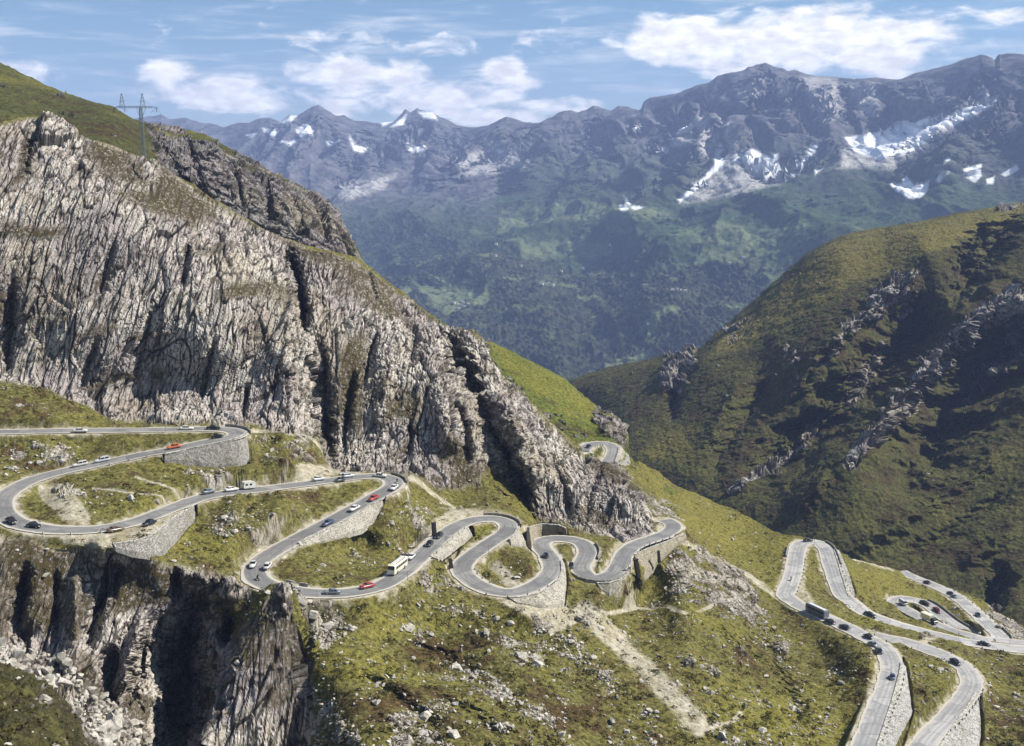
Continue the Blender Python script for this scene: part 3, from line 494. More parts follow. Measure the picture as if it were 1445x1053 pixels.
# ------------------------------------------------------------------ materials
def ground_material(name, scale=1., rockcol=((.33, .298, .26), (.75, .695, .625)), grass=((.042, .040, .013), (.172, .155, .046)), brown=(.10, .064, .026), veg=((.022, .017, .008), (.080, .062, .022)), lush=((.072, .068, .012), (.235, .210, .042))):
    m = NT(name, .95, .1); p = m.pos()
    rk, gv, tn, vg, ck = (m.attr(a) for a in ('rock', 'gravel', 'tone', 'ledge', 'crack'))
    n1 = m.noise(p, .9 / scale, 6, .7); n2 = m.noise(p, .16 / scale, 5, .6); n3 = m.noise(p, .035 / scale, 4, .55); n4 = m.noise(p, 2.6 / scale, 3, .7)
    # rock : pale gneiss, lilac and ochre tints, dark lichen streaks along the strata
    st = m.map(p, (1.5 / scale, 1.5 / scale, .2 / scale), (0, -.2, 0)); ns = m.noise(st, 1.0, 8, .75, .5)
    r = m.mix(m.ramp(ns, .36, .64), rockcol[0], rockcol[1])
    r = m.mix(m.math('MULTIPLY', m.ramp(n2, .5, .7), .5), r, (.33, .255, .17))
    r = m.mix(m.math('MULTIPLY', m.ramp(n3, .42, .60), .6), r, (.30, .255, .265)); n5 = m.noise(p, .021 / scale, 4, .6); r = m.mix(m.math('MULTIPLY', m.ramp(n5, .5, .64), .55), r, (.36, .30, .215)); wt = m.noise(m.map(p, (.22 / scale, .22 / scale, .018 / scale), (0, -.2, 0)), 1., 6, .65, .3); r = m.mix(m.math('MULTIPLY', m.ramp(wt, .54, .68), .42), r, (.12, .105, .095))
    r = m.mix(m.math('MULTIPLY', m.ramp(n4, .56, .66), .55), r, (.085, .075, .062))
    r = m.mix(ck, r, (.05, .043, .034))
    v = m.mix(m.ramp(n1, .35, .65), veg[0], veg[1])
    r = m.mix(m.math('MULTIPLY', vg, m.ramp(n1, .3, .55)), r, v)
    # grass : olive, yellow and brown tufts
    g = m.mix(m.ramp(n1, .34, .66), grass[0], grass[1])
    g = m.mix(m.ramp(m.math('ADD', n2, m.math('MULTIPLY', tn, -.35)), .30, .52), g, m.mix(m.ramp(n1, .3, .7), (.022, .015, .007), brown))
    g = m.mix(m.math('MULTIPLY', m.ramp(tn, .45, 1.05), .55), g, m.mix(m.ramp(n1, .3, .65), lush[0], lush[1]))
    g = m.mix(m.math('MULTIPLY', m.ramp(n4, .55, .64), .5), g, (.013, .014, .006))
    pale = m.ramp(m.noise(p, 1.7 / scale, 4, .75), .62, .68)
    g = m.mix(m.math('MULTIPLY', pale, m.ramp(n2, .46, .62)), g, (.40, .36, .28))
    # gravel
    k = m.mix(m.ramp(n1, .3, .7), (.27, .235, .175), (.52, .48, .40)); k = m.mix(m.math('MULTIPLY', m.ramp(n4, .55, .65), .6), k, (.12, .10, .07))
    k = m.mix(m.math('MULTIPLY', m.ramp(n2, .5, .62), .5), k, (.20, .17, .06))
    c = m.mix(gv, g, k); c = m.mix(rk, c, r)
    h = m.math('ADD', m.math('ADD', m.math('MULTIPLY', n1, .5), m.math('MULTIPLY', n4, .35)), m.math('MULTIPLY', m.math('MULTIPLY', ns, rk), 1.2))
    return m.out(c, m.bump(h, .7 * scale, .9))
M_near = ground_material('near_slope_ground')
# asphalt: UV u across in metres, v along
def asphalt(name, k):
    m = NT(name, .8, .3); u = m.attr('across'); p = m.pos()
    sx = m.map(p, (1, 1, 1)); n1 = m.noise(sx, .25, 5, .6); n2 = m.noise(p, 3.5, 3, .6)
    n3 = m.noise(sx, .06, 4, .6); c = m.mix(m.ramp(n1, .35, .65), tuple(.150 * k for _ in 'rgb'), (.225 * k, .222 * k, .215 * k)); c = m.mix(m.math('MULTIPLY', m.ramp(n3, .45, .6), .5), c, (.27 * k, .262 * k, .25 * k))
    s5 = m.n('ShaderNodeSeparateColor'); m.put(s5.inputs[0], m.vor(p, .16, 'F1', 'Color')); c = m.mix(m.math('MULTIPLY', m.ramp(s5.outputs[0], .62, .66), .5), c, (.135 * k, .135 * k, .138 * k)); c = m.mix(m.math('MULTIPLY', m.ramp(s5.outputs[1], .74, .78), .45), c, (.30 * k, .295 * k, .28 * k)); sm = m.vor(p, .16, 'DISTANCE_TO_EDGE'); c = m.mix(m.math('MULTIPLY', m.ramp(sm, .05, .015), .3), c, (.07, .07, .07))
    au = m.math('ABSOLUTE', u)
    tr = m.math('SUBTRACT', 1., m.ramp(m.math('ABSOLUTE', m.math('SUBTRACT', au, 1.35)), .15, .7))
    c = m.mix(m.math('MULTIPLY', tr, m.ramp(n1, .3, .7, .15, .5)), c, (.09 * k, .086 * k, .09 * k))
    c = m.mix(m.math('MULTIPLY', m.math('SUBTRACT', 1., m.ramp(au, .05, .4)), .35), c, (.10, .095, .095))
    c = m.mix(m.ramp(m.math('ADD', au, m.math('MULTIPLY', n2, .7)), 2.85, 3.35), c, (.40, .37, .31))
    c = m.mix(m.math('MULTIPLY', m.ramp(n2, .45, .75), .3), c, (.25, .24, .225))
    return m.out(c, m.bump(n2, .03, .4))
M_road = asphalt('worn_asphalt', .86); M_pale_road = asphalt('pale_glint_setts', 1.45)  # right roads: pale setts with sun glint put into the lighter colour
def masonry(name, a=(.40, .38, .33), b=(.66, .63, .56), size=1.6, dark=.55):
    m = NT(name, .92, .15); p = m.pos(); v = m.vor(p, size); e = m.vor(p, size, 'DISTANCE_TO_EDGE'); n = m.noise(p, .5, 5, .65); col = m.vor(p, size, 'F1', 'Color')
    c = m.mix(m.math('MULTIPLY', n, 1.), a, b); s = m.n('ShaderNodeSeparateColor'); m.put(s.inputs[0], col)
    c = m.mix(m.math('MULTIPLY', m.ramp(s.outputs[0], .72, .8), dark), c, (.13, .12, .10)); c = m.mix(m.math('MULTIPLY', m.ramp(e, .09, .02), .6), c, (.10, .09, .075))
    st = m.noise(m.map(p, (.5, .5, .08)), 1., 5, .7); c = m.mix(m.math('MULTIPLY', m.ramp(st, .5, .68), .55), c, (.16, .145, .11)); ms = m.noise(p, .22, 4, .6); c = m.mix(m.math('MULTIPLY', m.ramp(ms, .55, .68), .4), c, (.13, .125, .05))
    return m.out(c, m.bump(m.ramp(e, 0, .12), .25, .8))
M_rubble = masonry('pale_rubble_stone', (.25, .235, .215), (.44, .42, .385), 2.2); M_smooth = masonry('pale_pointed_stone', (.38, .355, .30), (.52, .49, .42), 2.0, .35); M_white = masonry('white_dry_stone', (.32, .315, .295), (.54, .53, .50), 2.0, .6)
M_tan = masonry('tan_stone', (.32, .28, .20), (.48, .43, .33), 1.9, .35)
def simple(name, col, rough=.5, metal=0., spec=.4):
    m = NT(name, rough, spec); m.b.inputs['Metallic'].default_value = metal; n = m.noise(m.obj(), 6., 3); return m.out(m.mix(n, tuple(x * .82 for x in col), tuple(min(1, x * 1.1) for x in col)))
A.build('near_hillside', M_near, dict(rock=rocky, gravel=grav, tone=tone, ledge=veg, crack=crack), 'rocky valley slope with the cliff and the winding road', smooth=False)
# ------------------------------------------------------------------ road surfaces
def ribbon(name, R, lift, label, i0=0, i1=None, mat=None):
    P, N = R.P[i0:i1:1], R.N[i0:i1:1]; offs = np.linspace(-1, 1, 9) * (R.W / 2 + .15)
    V = np.repeat(P[:, None, :], len(offs), 1); V[:, :, :2] += N[:, None, :] * offs[None, :, None]; V[..., 2] += lift - .004 * offs[None, :] ** 2
    rag = (.25 * noise(V.reshape(-1, 3) * .9, 77) + .45 * noise(V.reshape(-1, 3) * .17, 78)).reshape(V.shape[:2]); V[:, 0, :2] += N * rag[:, :1]; V[:, -1, :2] += N * rag[:, -1:]
    o = quick_mesh(name, V.reshape(-1, 3), grid_quads(len(P), len(offs)), mat or M_road, True, dict(across=np.broadcast_to(offs, V.shape[:2])))
    return tag(o, label, None, None, 'structure')
ribbon('pass_road', UP, .10, 'grey asphalt pass road winding through the middle bends')
ribbon('pass_road', FRONT, .12, 'grey pass road with the long hairpin on the right', mat=M_pale_road)
ribbon('pass_road', SIDE, .09, 'grey pass road leg leaving at the lower right corner', mat=M_pale_road)
ribbon('pass_road', LOOP, .11, 'grey pass road with the small distant loop at right', mat=M_pale_road)
ribbon('pass_road', SPUR, .08, 'grey pass road leaving through the right edge', mat=M_pale_road)
# ------------------------------------------------------------------ retaining walls
M_cope = masonry('coping_stone', (.36, .345, .31), (.54, .515, .465), .9, .2)
def build_wall(W, pts, mat):
    R, top, foot, batter, label = W; t, f, T, Bt = pts; n = len(T); k = 10
    s = np.linspace(0, 1, k)[:, None, None]; G = T[None] * (1 - s) + Bt[None] * s
    tang = np.gradient(T, axis=0); out = np.stack([tang[:, 1], -tang[:, 0]], -1); out /= np.linalg.norm(out, axis=1, keepdims=True) + 1e-9
    flip = np.sign(((Bt - T)[:, :2] * out).sum(1)); flip = np.sign(np.median(flip[flip != 0])) if (flip != 0).any() else 1; out *= flip
    ro = .16 * noise((G.reshape(-1, 3) * 1.1).astype(np.float32), 5).reshape(k, n)
    G[..., :2] += out[None] * ro[..., None]; G[-1, :, 2] -= 1.2
    back = T.copy(); back[:, :2] -= out * .75; backb = Bt.copy(); backb[:, :2] = back[:, :2] - out * .1; backb[:, 2] -= 1.2
    V = np.concatenate([backb[None], back[None], G]); q = grid_quads(k + 2, n)
    i = np.arange((k + 2) * n).reshape(k + 2, n); bot = np.stack([i[-1, :-1], i[-1, 1:], i[0, 1:], i[0, :-1]], -1)
    faces = [list(x) for x in np.vstack([q, bot])] + [list(i[:, 0]), list(i[::-1, -1])]
    o = mesh_from('retaining_wall', V.reshape(-1, 3), faces, mat); tag(o, label, 'wall')
    cr = [[(T[a, 0] + out[a, 0] * d_, T[a, 1] + out[a, 1] * d_, T[a, 2] + z_ + .03 * math.sin(a * 1.9)) for d_, z_ in ((-.62, .004), (-.62, .2), (.1, .2), (.1, .004))] for a in range(n)]
    vv = [v for r_ in cr for v in r_]; ff = [(a * 4 + j, a * 4 + (j + 1) % 4, a * 4 + 4 + (j + 1) % 4, a * 4 + 4 + j) for a in range(n - 1) for j in range(4)]
    mesh_from('coping', vv, ff + [(0, 1, 2, 3), tuple(n * 4 - 4 + j for j in (3, 2, 1, 0))], M_cope, False, o); return o
for W, pts, mt in zip(WALLS, WP, [M_rubble, M_rubble, M_smooth, M_smooth, M_tan, M_smooth, M_smooth, M_smooth, M_tan, M_white, M_white, M_white, M_rubble]): build_wall(W, pts, mt)
# ------------------------------------------------------------------ B: hill behind the cliff (grass shoulder and a grey rock face)
TOP_B = [(-200, 5), (-100, 48), (0, 88), (30, 103), (60, 118), (110, 137), (130, 143), (160, 151), (185, 166), (205, 174), (225, 175), (250, 180), (290, 189), (310, 200), (330, 213), (350, 225), (380, 240), (405, 252), (430, 264), (450, 277), (465, 286), (478, 300), (486, 318), (492, 332), (505, 352), (520, 380), (545, 410), (570, 430)]
Bh = Sheet(-190, 560, 620, TOP_B, lambda xs, yt: yt + 150, 330, [(-150, 100, 560), (-200, 10, 720), (0, 88, 660), (0, 165, 500), (110, 137, 640), (110, 185, 500), (200, 172, 640), (200, 218, 510), (205, 250, 480), (215, 178, 690), (250, 200, 670), (290, 190, 690), (290, 275, 560), (300, 230, 610), (350, 260, 600), (350, 225, 680), (400, 252, 680), (400, 330, 560), (400, 290, 590), (480, 302, 690), (470, 340, 590), (540, 410, 640), (500, 420, 560), (0, 240, 470), (100, 280, 460), (300, 350, 520)], 1e-3, crest=(16, .05))
for pts, w, amp in [([(375, 255), (380, 290), (378, 320)], (7, 5), 22), ([(330, 220), (335, 260), (345, 300)], (6, 4), 14), ([(450, 285), (455, 320), (462, 350)], (7, 5), 20), ([(205, 176), (222, 200), (260, 250), (300, 280)], (9, 7), 24), ([(415, 265), (420, 300), (425, 335)], (5, 4), 12), ([(262, 190), (275, 230), (290, 265)], (6, 4), 12)]: Bh.crease(pts, w, amp)
def dress(S, rockpolys, name, mat, sizes, hum=1.0, tonepolys=(), rockthr=.3, seed=0, lean=(.36, .12, .925), label=None, mask_roads=None, warp=20., tone0=.5, rockmul=1., outthr=.42):
    S.base()
    if mask_roads: S.carve(mask_roads)
    P = S.P.copy(); N = normals(blur(P, 9)); N *= np.where((N * P).sum(-1, keepdims=True) > 0, -1, 1); q = P.reshape(-1, 3).astype(np.float32); sh = S.px.shape
    sc = sizes[0][0]
    a = fbm(q / sc, 4, seed + 1).reshape(sh); b = fbm(q / sc + 50, 4, seed + 2).reshape(sh); X, Y = S.px + warp * a, S.py + warp * b
    rk = np.zeros(sh)
    for pl, st in rockpolys: rk = np.maximum(rk, st * sst(-5, 5, poly_sd(X, Y, pl)))
    f = fbm(q / (sc * .55), 4, seed + 4).reshape(sh); f2 = fbm(q / (sc * .2), 3, seed + 5).reshape(sh)
    r = np.maximum(sst(.45, .62, rk * .8 + f * .8 + .1) * sst(.02, .2, rk), sst(outthr, outthr + .12, f + .3 * f2))
    veg = sst(.1, .35, fbm(q / (sc * .8), 3, seed + 6).reshape(sh)) * (1 - sst(.8, 1, rk)) * r
    ax = np.array(lean); ax = ax / np.linalg.norm(ax); b1 = np.cross(ax, [0, 1, 0]); b1 /= np.linalg.norm(b1); R = np.stack([b1, np.cross(ax, b1), ax]).astype(np.float32)
    qs = q @ R.T; qs = qs + np.stack([noise(q / (sc * .6), seed + 31 + k) for k in range(3)], -1) * sc * .1
    D = np.zeros(len(q)); ck = np.zeros(len(q)); sel = np.where(r.ravel() > .02)[0]
    for size, asp, amp in sizes:
        F1, F2, rv, fc = worley(qs[sel] / np.float32([size, size * .9, size * asp]), seed + int(size * 7)); D[sel] += amp * ((rv - .5) * .8 + fc * 1.1) - amp * .3 * (1 - sst(0, .07, F2 - F1)); ck[sel] = np.maximum(ck[sel], (1 - sst(.02, .12, F2 - F1)) * .7)
    h = hum * (fbm(q / (sc * .8), 4, seed + 41) + .45 * fbm(q / (sc * .2), 3, seed + 42)).reshape(sh)
    am = r * D.reshape(sh) * rockmul * (1 - .6 * veg) + h * (1 - r)
    if mask_roads: am = am * sst(.8, 3, S.rd)
    S.P = P + N * am[..., None]
    tone = tone0 + .55 * fbm(q / (sc * 1.6), 4, seed + 61).reshape(sh)
    for pl, st in tonepolys: tone = tone + st * sst(-14, 14, poly_sd(X, Y, pl))
    gv = (1 - sst(.5, 2.2, S.rd + f2)) if mask_roads else np.zeros(sh)
    return S.build(name, mat, dict(rock=r, gravel=gv, tone=tone, ledge=veg, crack=ck.reshape(sh)), label, smooth=False)
M_hill = ground_material('upper_hill_ground', 1.6, ((.13, .125, .125), (.30, .285, .27)), ((.022, .026, .010), (.085, .088, .026)), (.058, .042, .02))
dress(Bh, [([(205, 178), (240, 190), (290, 200), (340, 222), (480, 300), (500, 350), (560, 430), (560, 470), (400, 400), (300, 300), (230, 240)], 1.)], 'shoulder_hill', M_hill, ((18, 2.4, 3.6), (6, 3.6, 1.7), (2.4, 3.6, .8)), 1.2, [([(-200, 0), (0, 95), (110, 145), (60, 130), (-200, 120)], .3), ([(220, 174), (300, 188), (300, 200), (230, 190)], .35), ([(60, 140), (200, 180), (200, 220), (100, 180)], -.25)], seed=100, label='grassy shoulder hill with a grey rock face behind the cliff')
# ------------------------------------------------------------------ C: green slope and knob behind the buttress, with the high hairpin
TOP_C = [(560, 420), (600, 440), (640, 464), (665, 466), (685, 480), (700, 486), (720, 494), (745, 508), (770, 520), (795, 533), (815, 550), (833, 566), (850, 578), (862, 581), (872, 588), (882, 600), (887, 612), (884, 626), (888, 640), (894, 652), (905, 660), (940, 680), (990, 712), (1030, 740)]
ctC = [(600, 440, 600), (600, 560, 500), (685, 482, 580), (700, 540, 520), (745, 508, 570), (760, 590, 490), (795, 533, 560), (833, 566, 545), (800, 620, 480), (862, 581, 530), (860, 605, 500), (884, 605, 530), (885, 630, 495), (905, 662, 480), (850, 670, 440), (900, 690, 440), (990, 712, 480), (960, 760, 420), (700, 620, 470), (880, 665, 455), (1030, 740, 470), (840, 612, 500), (820, 600, 500)]
for i in range(0, len(BACK.P), 12): ctC.append((BACK.px[i], BACK.py[i], BACK.P[i, 1]))
for i in range(3, 38, 8): ctC.append((WP[-1][1][i, 0], WP[-1][1][i, 1] + 1, WP[-1][3][i, 1]))
Cs = Sheet(565, 1025, 520, TOP_C, lambda xs, yt: yt + 130, 260, ctC, 1e-3, crest=(9, .025))
M_green = ground_material('green_slope_ground', 1.3, ((.17, .16, .15), (.40, .37, .34)), ((.036, .046, .010), (.135, .150, .030)), (.06, .05, .02))
dress(Cs, [([(835, 570), (885, 590), (892, 640), (870, 625), (845, 612)], .8), ([(690, 500), (760, 570), (830, 620), (820, 640), (700, 560)], .45), ([(830, 640), (880, 660), (870, 690), (820, 680)], .9), ([(640, 455), (690, 478), (690, 510), (650, 490)], .9)], 'green_slope', M_green, ((9, 1.8, 2.2), (4, 2, 1.1), (1.8, 2, .5)), .9, [([(690, 480), (800, 535), (850, 580), (830, 600), (760, 550), (700, 510)], .4), ([(700, 530), (820, 620), (780, 620)], -.3)], seed=200, label='bright green slope rising behind the rock buttress', mask_roads=[BACK], outthr=.5)
ribbon('pass_road', BACK, .10, 'grey pass road hairpin high behind the rock buttress')
# ------------------------------------------------------------------ D: the dark gullied hill on the right
TOP_D = [(640, 590), (700, 572), (760, 552), (805, 536), (830, 527), (860, 518), (900, 510), (930, 503), (955, 499), (985, 492), (995, 484), (1010, 470), (1030, 453), (1060, 427), (1085, 404), (1110, 382), (1135, 361), (1160, 346), (1180, 336), (1210, 326), (1240, 321), (1270, 316), (1300, 312), (1335, 304), (1365, 298), (1395, 293), (1415, 289), (1445, 285), (1500, 272), (1640, 235)]
ctD = [(805, 536, 1500), (700, 572, 1650), (820, 600, 1330), (900, 510, 1450), (985, 493, 1330), (1060, 427, 1420), (1110, 385, 1430), (1180, 336, 1430), (1180, 360, 1330), (1240, 321, 1420), (1300, 312, 1360), (1300, 340, 1240), (1445, 285, 1350), (1445, 310, 1250), (1640, 235, 1300), (900, 600, 1130), (900, 680, 1000), (850, 640, 1080), (1000, 600, 1050), (1000, 520, 1200), (1000, 690, 930), (1100, 470, 1180), (1100, 560, 1060), (1100, 650, 930), (1150, 420, 1220), (1200, 650, 860), (1200, 500, 1070), (1200, 760, 790), (1300, 440, 1160), (1300, 560, 1000), (1300, 660, 880), (1300, 790, 770), (1445, 400, 1130), (1445, 500, 1010), (1445, 600, 905), (1445, 720, 800), (1445, 830, 720), (1640, 500, 950), (1640, 700, 780), (1640, 850, 680), (1000, 780, 850), (1100, 840, 760), (1300, 900, 680), (1445, 960, 640), (1640, 1000, 600), (900, 760, 900), (760, 640, 1250)]
Dh = Sheet(645, 1630, 900, TOP_D, lambda xs, yt: np.maximum(np.interp(xs, [p[0] for p in TOP_A], [p[1] for p in TOP_A]) + 90, yt + 60), 520, ctD, 1e-3, crest=(22, .06), fold_y=.03, fold_z=.02)
for pts, w, amp in [  # ribs stand out, gullies run back
    ([(1470, 400), (1400, 430), (1345, 480), (1310, 520), (1270, 560), (1235, 605), (1200, 650)], (26, 16), -55), ([(1470, 440), (1400, 520), (1340, 580), (1290, 650), (1250, 700)], (44, 30), 78), ([(1330, 430), (1280, 480), (1240, 530), (1180, 580), (1110, 640), (1050, 690)], (30, 22), 70),
    ([(1295, 372), (1260, 405), (1230, 430), (1190, 470), (1130, 520)], (16, 12), -20), ([(1300, 390), (1280, 430), (1255, 460)], (12, 10), -14), ([(1250, 470), (1200, 540), (1160, 590), (1110, 640), (1070, 680)], (14, 12), -22), ([(1160, 490), (1130, 540), (1100, 575)], (12, 10), -12), ([(1445, 300), (1410, 340), (1370, 390), (1340, 430)], (20, 14), 44), ([(1400, 310), (1360, 360), (1340, 395)], (14, 10), 30),
    ([(980, 500), (962, 530), (950, 570), (945, 600)], (10, 8), 34), ([(965, 500), (945, 520), (930, 560)], (8, 8), -14), ([(1170, 660), (1150, 690), (1120, 720)], (12, 10), -12), ([(1445, 620), (1300, 720), (1180, 790)], (14, 12), -12), ([(1445, 560), (1350, 620), (1300, 660)], (18, 16), 18), ([(1445, 680), (1330, 760), (1240, 800)], (12, 12), 9), ([(1445, 740), (1350, 800)], (12, 12), -9),
    ([(1425, 800), (1400, 840), (1396, 870)], (16, 12), 22), ([(1080, 430), (1040, 470), (1010, 500)], (10, 12), 10), ([(1100, 520), (1060, 580), (1020, 640), (1000, 690)], (16, 16), 18), ([(1060, 520), (1020, 580), (990, 640)], (14, 12), -12)]: Dh.crease(pts, w, amp * 1.35)
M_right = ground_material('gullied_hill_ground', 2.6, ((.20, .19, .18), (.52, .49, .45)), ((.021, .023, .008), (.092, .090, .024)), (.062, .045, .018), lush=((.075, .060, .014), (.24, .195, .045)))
dress(Dh, [([(1445, 395), (1400, 420), (1340, 470), (1290, 530), (1240, 590), (1230, 610), (1260, 600), (1320, 545), (1380, 480), (1445, 440)], 1.), ([(1295, 370), (1225, 415), (1220, 435), (1270, 425)], .85), ([(1295, 395), (1265, 445), (1255, 460), (1275, 450)], .8), ([(940, 502), (985, 495), (960, 560), (930, 545)], .9), ([(1160, 590), (1150, 610), (1115, 640), (1135, 600)], .75), ([(1110, 480), (1130, 500), (1130, 545), (1105, 500)], .6), ([(1425, 450), (1445, 440), (1445, 470), (1415, 490)], .8), ([(1190, 440), (1210, 450), (1200, 480), (1185, 470)], .7), ([(1210, 540), (1180, 570), (1190, 550)], .7), ([(1020, 470), (1060, 440), (1050, 470), (1025, 490)], .5), ([(1010, 680), (1030, 670), (1025, 695)], .7), ([(1390, 830), (1410, 820), (1410, 870), (1385, 860)], .7), ([(1300, 520), (1240, 590), (1180, 655), (1195, 668), (1260, 610), (1325, 545)], .9), ([(1150, 600), (1085, 650), (1015, 692), (1030, 700), (1100, 662), (1162, 612)], .8), ([(1445, 470), (1390, 520), (1350, 570), (1365, 575), (1410, 530), (1445, 500)], .8), ([(1300, 375), (1250, 420), (1205, 445), (1140, 520), (1155, 525), (1225, 450), (1280, 425)], .8), ([(1260, 460), (1215, 520), (1190, 570), (1205, 575), (1240, 520)], .75), ([(1405, 288), (1445, 283), (1445, 296), (1410, 296)], .8)],
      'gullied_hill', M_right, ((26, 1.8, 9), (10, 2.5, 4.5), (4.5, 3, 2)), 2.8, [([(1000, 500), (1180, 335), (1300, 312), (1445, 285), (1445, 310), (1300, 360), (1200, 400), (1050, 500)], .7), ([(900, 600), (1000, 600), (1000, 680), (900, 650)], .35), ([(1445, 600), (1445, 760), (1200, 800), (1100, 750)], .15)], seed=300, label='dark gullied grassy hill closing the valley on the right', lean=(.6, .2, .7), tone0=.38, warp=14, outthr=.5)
# ------------------------------------------------------------------ E: the far valley side and the mountain range
TOP_E = [(-200, 210), (-100, 195), (0, 180), (120, 172), (180, 168), (215, 165), (228, 160), (240, 166), (262, 164), (280, 172), (300, 174), (316, 178), (335, 172), (352, 174), (368, 168), (380, 166), (395, 170), (408, 160), (420, 163), (433, 155), (441, 149), (450, 148), (458, 154), (466, 158), (474, 164), (486, 163), (500, 170), (515, 172), (530, 176), (545, 172), (556, 170), (566, 160), (572, 154), (580, 158), (588, 153), (600, 156), (610, 158), (618, 165), (632, 170), (645, 176), (660, 178), (690, 178), (703, 172), (714, 166), (730, 168), (745, 173), (762, 172), (780, 167), (795, 158), (805, 156), (815, 160), (828, 157), (838, 150), (850, 153), (862, 156), (873, 151), (885, 150), (896, 153), (903, 154), (908, 144), (918, 138), (935, 135), (952, 131), (962, 127), (982, 118), (1000, 114), (1012, 105), (1026, 102), (1048, 101), (1058, 93), (1068, 90), (1080, 90), (1090, 95), (1104, 97), (1112, 101), (1125, 101), (1140, 106), (1155, 110), (1180, 109), (1205, 111), (1235, 108), (1270, 109), (1290, 101), (1310, 96), (1340, 90), (1368, 83), (1385, 78), (1394, 81), (1404, 86), (1410, 78), (1425, 77), (1445, 77), (1520, 70), (1640, 84)]
ctE = [(215, 165, 10500), (-200, 210, 10500), (-100, 330, 7800), (120, 172, 10500), (447, 148, 9600), (447, 190, 9000), (380, 240, 8200), (300, 178, 10000), (300, 215, 9200), (588, 153, 10400), (588, 200, 9200), (600, 260, 7700), (500, 300, 7000), (480, 360, 6200), (660, 178, 9300), (660, 230, 8100), (714, 166, 8800), (750, 240, 7400), (805, 156, 8500), (885, 150, 8300), (850, 220, 7300), (980, 118, 7900), (980, 200, 6900), (1070, 90, 7700), (1070, 150, 6900), (1060, 220, 6300), (1150, 110, 7500), (1150, 190, 6500), (1235, 108, 7200), (1250, 190, 6200), (1340, 90, 6800), (1340, 170, 5900), (1445, 77, 6300), (1445, 170, 5400), (1640, 84, 5600), (1640, 250, 4600),
       (700, 300, 6500), (800, 300, 6200), (900, 290, 5700), (1000, 285, 5500), (1000, 300, 5200), (1100, 262, 5500), (1100, 285, 5050), (1200, 250, 5500), (1200, 290, 4850), (1300, 240, 5300), (1300, 300, 4650), (1445, 250, 4800), (1445, 310, 4300), (600, 380, 5500), (600, 440, 4700), (700, 400, 5000), (700, 500, 4050), (800, 400, 4900), (850, 500, 3800), (900, 380, 4750), (950, 470, 3900), (1000, 380, 4500), (1000, 470, 3750), (1100, 350, 4450), (1100, 420, 3900), (1200, 340, 4300), (850, 560, 3400), (850, 620, 3100), (1000, 560, 3200), (500, 480, 4400), (300, 400, 6000), (1640, 400, 3700), (700, 600, 3200)]
E = Sheet(-190, 1630, 1500, TOP_E, lambda xs, yt: np.where(xs < 800, np.interp(xs, [-200, 200, 480, 600, 800], [420, 420, 470, 560, 640]), np.interp(xs, [800, 1000, 1200, 1445, 1640], [640, 580, 440, 380, 350])), 620, ctE, 1e-3, crest=(14, .03), fold_y=.03, fold_z=.03)
# spurs and gullies seen on the range
SPURS = [([(447, 150), (436, 175), (425, 205), (400, 240)], -130, 9), ([(447, 150), (470, 180), (490, 220), (500, 260)], -130, 10), ([(588, 155), (575, 190), (555, 230)], -220, 14), ([(600, 158), (620, 195), (640, 235)], -200, 14), ([(520, 178), (505, 215), (480, 260)], 220, 12), ([(560, 175), (545, 215), (520, 260)], 160, 9), ([(400, 175), (385, 205), (350, 240)], 160, 12), ([(655, 180), (640, 200), (600, 235)], 200, 12), ([(714, 168), (690, 195), (650, 230), (600, 262)], -260, 16), ([(760, 176), (745, 205), (720, 240), (690, 275)], 250, 14),
      ([(805, 158), (790, 195), (750, 230), (715, 265)], -220, 14), ([(850, 158), (835, 195), (800, 235), (760, 262)], 190, 14), ([(905, 148), (880, 200), (830, 250), (770, 285)], -230, 15), ([(1000, 150), (960, 190), (930, 215), (900, 240)], 240, 12), ([(1005, 160), (985, 195), (970, 230), (960, 270)], -320, 18), ([(940, 225), (920, 250), (890, 290)], -160, 12), ([(1030, 150), (1020, 190), (1010, 220)], 200, 9), ([(1035, 175), (1045, 205), (1060, 230)], -200, 10), ([(1075, 95), (1060, 130), (1045, 165)], -170, 12), ([(1075, 95), (1105, 140), (1120, 170), (1125, 200)], -200, 16), ([(1110, 110), (1130, 150), (1150, 190)], 150, 10),
      ([(1160, 115), (1170, 150), (1185, 185)], -130, 10), ([(1190, 115), (1200, 150), (1205, 185)], 130, 9), ([(1215, 115), (1235, 150), (1240, 180)], -140, 10), ([(1270, 115), (1270, 150), (1265, 185)], 120, 10), ([(1300, 105), (1310, 140), (1305, 170)], -120, 10), ([(1405, 88), (1395, 140), (1330, 190), (1280, 230), (1250, 260)], 260, 12), ([(1445, 120), (1400, 170), (1350, 215), (1310, 250), (1285, 275)], -320, 26), ([(1150, 205), (1120, 235), (1095, 255)], 140, 8), ([(1180, 200), (1150, 235), (1120, 250)], -120, 10), ([(1060, 235), (1080, 250), (1100, 245)], 90, 8),
      ([(1240, 262), (1160, 275), (1050, 285), (920, 300), (860, 320)], -110, 16), ([(500, 330), (560, 400), (620, 440)], 120, 24), ([(700, 330), (760, 420), (800, 500)], -90, 26), ([(860, 340), (850, 420), (830, 500)], 110, 26), ([(1000, 320), (960, 400), (900, 480)], -80, 26), ([(620, 280), (640, 340), (690, 400)], -90, 26)]
for pts, amp, w in SPURS: E.crease(pts, (w * 1.3, w), amp, .8)
E.base(); P = E.P.copy(); q = P.reshape(-1, 3).astype(np.float32); sh = E.px.shape
hi = sst(-250, 250, P[..., 2]); steep = sst(300, 200, E.py - 0 * E.px)
wr = np.stack([noise(q / 700, 401 + k) for k in range(3)], -1) * 120
rd = ridged((q + wr) / np.float32([620, 900, 1500]), 5, 410, .40).reshape(sh)
